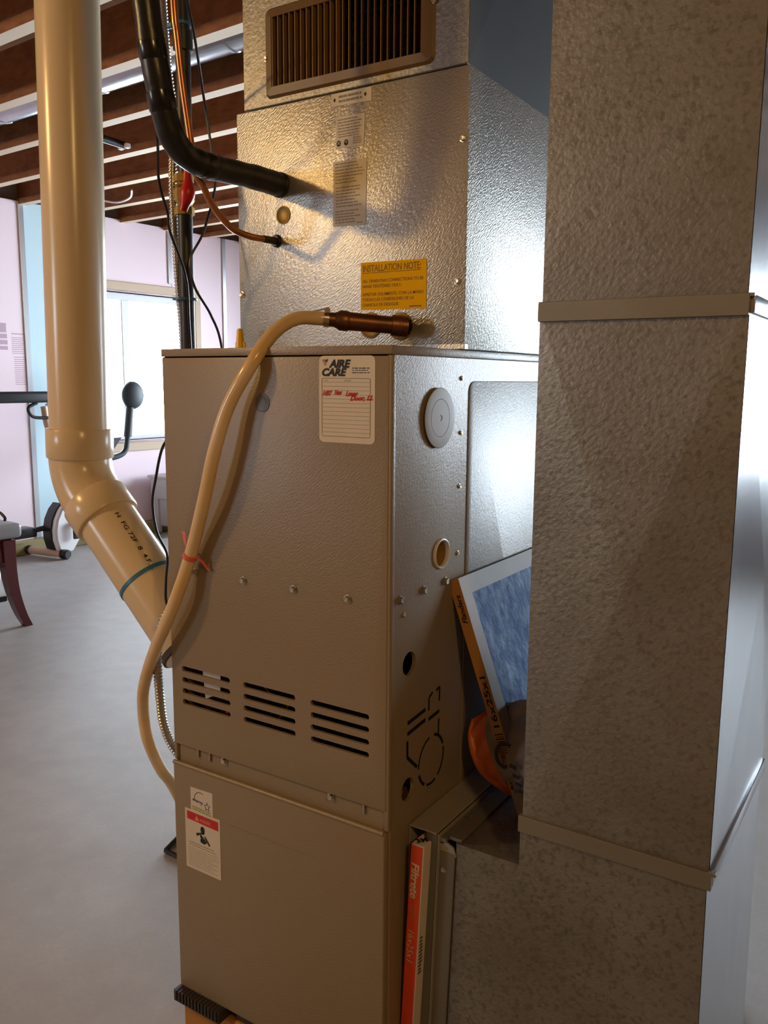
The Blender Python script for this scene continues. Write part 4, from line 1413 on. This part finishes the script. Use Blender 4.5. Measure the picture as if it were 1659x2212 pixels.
for s in (-1, 1):
    MB().prism([(-0.4335 + s * 0.008, 0.169, H + 0.002), (-0.4335 + s * 0.0125, 0.169, H + 0.003), (-0.4335 + s * 0.0105, 0.169, H + 0.018), (-0.4335 + s * 0.0075, 0.169, H + 0.018)], (0, 0.003, 0)).build('wing', m_yplastic, wn, smooth=0)

# ------------------------------------------------------------------ far room: things on and near the left wall (room coordinates)
# round duct in a joist bay
rd = root('round_duct', (-2.0, 1.44, 2.39), 'bright round sheet metal duct running in a joist bay', 'duct', room=True)
MB().tube([(XL + 0.02, 1.40, 2.395), (-0.55, 1.40, 2.395)], 0.085, 32).build('pipe', m_duct_clean, rd)
for x in (-3.3, -2.55, -1.75, -1.0):
    MB().lathe((x, 1.40, 2.395), (1, 0, 0), [(0.085, 0), (0.089, 0.004), (0.089, 0.018), (0.085, 0.022)], 32).build('seam_ring', m_duct_clean, rd)
bp = root('black_stub_pipe', (-2.9, 1.72, 2.262), 'short black pipe stub with white clips under the joists', 'pipe', room=True)
MB().tube([(-2.90, 1.56, 2.245), (-2.93, 1.82, 2.245)], 0.018, 14).build('pipe', m_blackplastic, bp)
for s in (-1, 1):
    MB().box(-2.925 + s * 0.025 - 0.012, -2.925 + s * 0.025 + 0.012, 1.80, 1.825, 2.226, 2.250, 0.004, 1).build('clip', m_whiteplast, bp)
cb = spline([(-4.25, 2.45, 2.275), (-4.158, 2.588, 2.25), (-4.10, 2.655, 2.245), (-3.95, 2.63, 2.252), (-3.836, 2.558, 2.272)], 8)
single(MB().tube(cb, 0.006, 8), 'cable', m_whiteplast, 'white cable sagging below the far joists', 'cable', cb[16], room=True)

# exercise bike
bk = root('exercise_bike', (-4.45, 2.40, ZF), 'white and black exercise bike by the pink wall', 'exercise bike', room=True)
MB().tube([(-4.70, 2.255, -0.066), (-4.385, 2.315, -0.066)], 0.027, 16).build('stabilizer', m_biketube, bk)
for (a, b) in (((-4.745, 2.246, -0.066), (-4.690, 2.257, -0.066)), ((-4.405, 2.311, -0.066), (-4.345, 2.322, -0.066))):
    MB().lathe(a, Vector(b) - Vector(a), [(0.028, 0), (0.033, 0.004), (0.033, 0.05), (0.026, 0.058)], 14).build('end_cap', m_blackplastic, bk)
BS = 0.055
poly = [(a_ + BS, b_) for a_, b_ in [(2.300, 0.275), (2.262, 0.235), (2.228, 0.170), (2.213, 0.100), (2.215, 0.030), (2.235, -0.040), (2.280, -0.060), (2.345, -0.055), (2.430, 0.060), (2.470, 0.130), (2.420, 0.210), (2.360, 0.262)]]
b = bmesh.new()
vs = [b.verts.new((-4.440, p[0], p[1])) for p in poly]
fc = b.faces.new(vs)
r = bmesh.ops.extrude_face_region(b, geom=[fc])
for x in [g for g in r['geom'] if isinstance(g, bmesh.types.BMVert)]:
    x.co.x += 0.045
bmesh.ops.recalc_face_normals(b, faces=b.faces)
bmesh.ops.bevel(b, geom=[e for e in b.edges if all(w.co.x > -4.40 for w in e.verts)], offset=0.012, segments=2, affect='EDGES')
MB().bm(b).build('flywheel_shroud', m_whiteplast, bk)
MB().prism([(-4.53, p[0] - 0.012, p[1]) for p in poly], (0.088, 0, 0)).build('shroud_rim', m_blackplastic, bk)
MB().lathe((-4.400, 2.440, 0.150), (1, 0, 0), [(0.030, 0), (0.030, 0.02), (0.018, 0.03), (0.012, 0.045)], 16).build('crank_hub', m_blackplastic, bk)
MB().box(-4.37, -4.35, 2.375, 2.425, 0.03, 0.15, 0.006, 1).build('crank_arm', m_blackplastic, bk)
MB().box(-4.64, -4.50, 2.03, 2.20, 0.055, 0.12, 0.015, 2).build('pedal', m_blackplastic, bk)
MB().tube([(-4.55, 2.16, 0.09), (-4.50, 2.35, 0.12)], 0.018, 10).build('crank_arm', m_blackplastic, bk)
MB().tube(spline([(-4.47, 2.40, 0.20), (-4.46, 2.46, 0.45), (-4.45, 2.42, 0.70), (-4.45, 2.30, 0.95)]), 0.026, 14).build('upright', m_whiteplast, bk)
MB().tube(spline([(-4.44, 2.33, 0.70), (-4.43, 2.27, 0.80), (-4.43, 2.25, 0.93)]), 0.022, 12).build('handle_stem', m_biketube, bk)
MB().box(-4.45, -4.38, 1.60, 2.55, 0.955, 1.028, 0.018, 3).build('handlebar', m_blackplastic, bk)
MB().tube(spline([(-4.41, 2.19, 0.955), (-4.41, 2.13, 0.925), (-4.41, 2.14, 0.88), (-4.41, 2.19, 0.858), (-4.41, 2.35, 0.855)]), 0.011, 10).build('brake_lever', m_blackplastic, bk)
MB().tube(spline([(-4.42, 2.45, 0.60), (-4.41, 2.65, 0.560), (-4.40, 2.78, 0.565), (-4.40, 2.85, 0.60), (-4.40, 2.875, 0.68), (-4.40, 2.91, 0.92)]), 0.020, 14).build('arm_tube', m_darkgrip, bk)
MB().tube([(-4.40, 2.878, 0.70), (-4.40, 2.908, 0.91)], 0.029, 16).build('arm_sleeve', m_darkgrip, bk)
MB().sphere((-4.40, 2.936, 0.995), 0.055, 0.090, 0.100, 22, 16).build('grip_pad', m_darkgrip, bk, label='dark gray padded grip')
MB().prism([(-4.44, 2.66, 0.70), (-4.44, 2.83, 0.70), (-4.44, 2.76, 0.62), (-4.44, 2.66, 0.62)], (0.04, 0, 0)).build('console', m_blackplastic, bk)

# cherry bench at the far left edge
be = root('bench', (-3.4, 0.98, ZF), 'dark red wooden bench with gray cushion at the left edge', 'bench', room=True)
BX0, BX1, BY0, BY1 = -3.72, -3.10, 0.45, 1.29
MB().box(BX0, BX1, BY0, BY1 - 0.02, 0.352, 0.425, 0.022, 4).build('cushion', m_vinyl, be)
MB().box(BX0 + 0.03, BX1 - 0.03, BY0 + 0.03, BY1 - 0.06, 0.235, 0.356, 0.006, 1).build('apron', m_cherry, be)
for (sx, sy) in ((1, 1), (1, -1), (-1, 1), (-1, -1)):
    cx = BX1 - 0.045 if sx > 0 else BX0 + 0.045
    cy = BY1 - 0.085 if sy > 0 else BY0 + 0.085
    path = spline([(cx, cy, 0.345), (cx, cy + sy * 0.004, 0.20), (cx, cy + sy * 0.020, 0.08), (cx, cy + sy * 0.052, -0.03), (cx, cy + sy * 0.085, ZF)], 6)
    mb = MB()
    hw = [0.031 - 0.012 * k / (len(path) - 1) for k in range(len(path))]
    vs = []
    for p, w in zip(path, hw):
        vs += [(p.x - w, p.y - w, p.z), (p.x + w, p.y - w, p.z), (p.x + w, p.y + w, p.z), (p.x - w, p.y + w, p.z)]
    fs = [[0, 3, 2, 1], [len(vs) - 4, len(vs) - 3, len(vs) - 2, len(vs) - 1]]
    for i in range(len(path) - 1):
        for k in range(4):
            l = (k + 1) % 4
            fs.append([i * 4 + k, i * 4 + l, i * 4 + 4 + l, i * 4 + 4 + k])
    mb.add(vs, fs)
    mb.build('leg', m_cherry, be, smooth=40)
for x in (BX0 + 0.05, BX1 - 0.05):
    MB().box(x - 0.012, x + 0.012, BY0 + 0.10, BY1 - 0.10, 0.045, 0.070, 0.003, 1).build('stretcher', m_blackplastic, be)
bgx = root('black_bag', (-3.35, 1.10, 0.425), 'small black bag lying on the gray bench cushion', 'bag', room=True)
MB().box(-3.46, -3.24, 0.90, 1.20, 0.424, 0.470, 0.018, 3).build('body', m_blackplastic, bgx)
MB().tube(spline([(-3.25, 1.18, 0.46), (-3.20, 1.205, 0.475), (-3.17, 1.22, 0.45), (-3.17, 1.22, 0.432)]), 0.007, 8).build('strap', m_blackplastic, bgx)
jar = root('white_jar', (-3.33, 1.13, 0.470), 'small white jar on the black bag on the bench', 'jar', room=True)
MB().lathe((-3.33, 1.155, 0.470), (0, 0, 1), [(0.026, 0), (0.028, 0.004), (0.028, 0.03), (0.024, 0.035)], 18).build('body', m_white, jar)
MB().lathe((-3.33, 1.155, 0.504), (0, 0, 1), [(0.027, 0), (0.027, 0.012), (0.024, 0.014)], 18).build('lid', m_whiteplast, jar)
bu = root('bucket', (-4.0, 1.49, ZF), 'white plastic bucket on the floor behind the bench', 'bucket', room=True)
mb = MB()
mb.lathe((-4.00, 1.50, ZF), (0, 0, 1), [(0.115, 0), (0.135, 0.165), (0.141, 0.165), (0.141, 0.180), (0.131, 0.180), (0.112, 0.02)], 30)
mb.build('shell', m_bucket, bu)
MB().lathe((-4.00, 1.50, ZF + 0.10), (0, 0, 1), [(0.121, 0), (0.125, 0.004)], 24).build('contents', M('dried_mortar', (0.42, 0.30, 0.26), 0.9), bu)
MB().tube([(-4.00 + 0.142 * math.cos(math.radians(a)), 1.50 + 0.142 * math.sin(math.radians(a)), ZF + 0.165 - 0.10 * math.sin(math.radians(a - 200) )) for a in range(200, 381, 12)], 0.003, 6).build('handle', m_zinc, bu)

# pale resin tub under the window
tb = root('laundry_tub', (-4.55, 3.6, ZF), 'pale gray laundry tub standing under the window', 'tub', room=True)
mb = MB()
mb.box(-4.74, -4.40, 3.33, 3.90, 0.175, 0.350, 0.015, 2)
mb = mb.build('basin', m_tub, tb)
MB().box(-4.755, -4.385, 3.315, 3.915, 0.342, 0.362, 0.008, 2).build('rim', m_tub, tb)
MB().box(-4.70, -4.45, 3.37, 3.86, -0.05, 0.18, 0.02, 2).build('skirt', m_tub, tb)
for (x, y) in ((-4.44, 3.37), (-4.44, 3.86), (-4.70, 3.37), (-4.70, 3.86)):
    MB().box(x - 0.022, x + 0.022, y - 0.022, y + 0.022, ZF, 0.18, 0.005, 1).build('leg', m_tub, tb)

# gray dustpan behind the furnace
dp = root('dustpan', (-0.93, 0.42, ZF), 'gray dustpan with black edge on the floor left of the furnace', 'dustpan', room=True)
mb = MB()
mb.add([(-0.965, 0.360, ZF + 0.004), (-0.80, 0.360, ZF + 0.004), (-0.80, 0.56, ZF + 0.004), (-0.965, 0.56, ZF + 0.004), (-0.955, 0.56, ZF + 0.095), (-0.80, 0.56, ZF + 0.095)],
       [[0, 1, 2, 3], [3, 2, 5, 4], [0, 3, 4], [1, 5, 2]])
mb.build('pan', M('gray_sheet', (0.34, 0.31, 0.30), 0.5), dp, smooth=0)
MB().tube([(-0.968, 0.356, ZF + 0.006), (-0.957, 0.565, ZF + 0.098)], 0.006, 8).build('edge', m_blackplastic, dp)
MB().tube([(-0.968, 0.356, ZF + 0.006), (-0.80, 0.356, ZF + 0.006)], 0.006, 8).build('edge', m_blackplastic, dp)

bpy.data.objects.remove(_fo)
bpy.data.curves.remove(_fc)
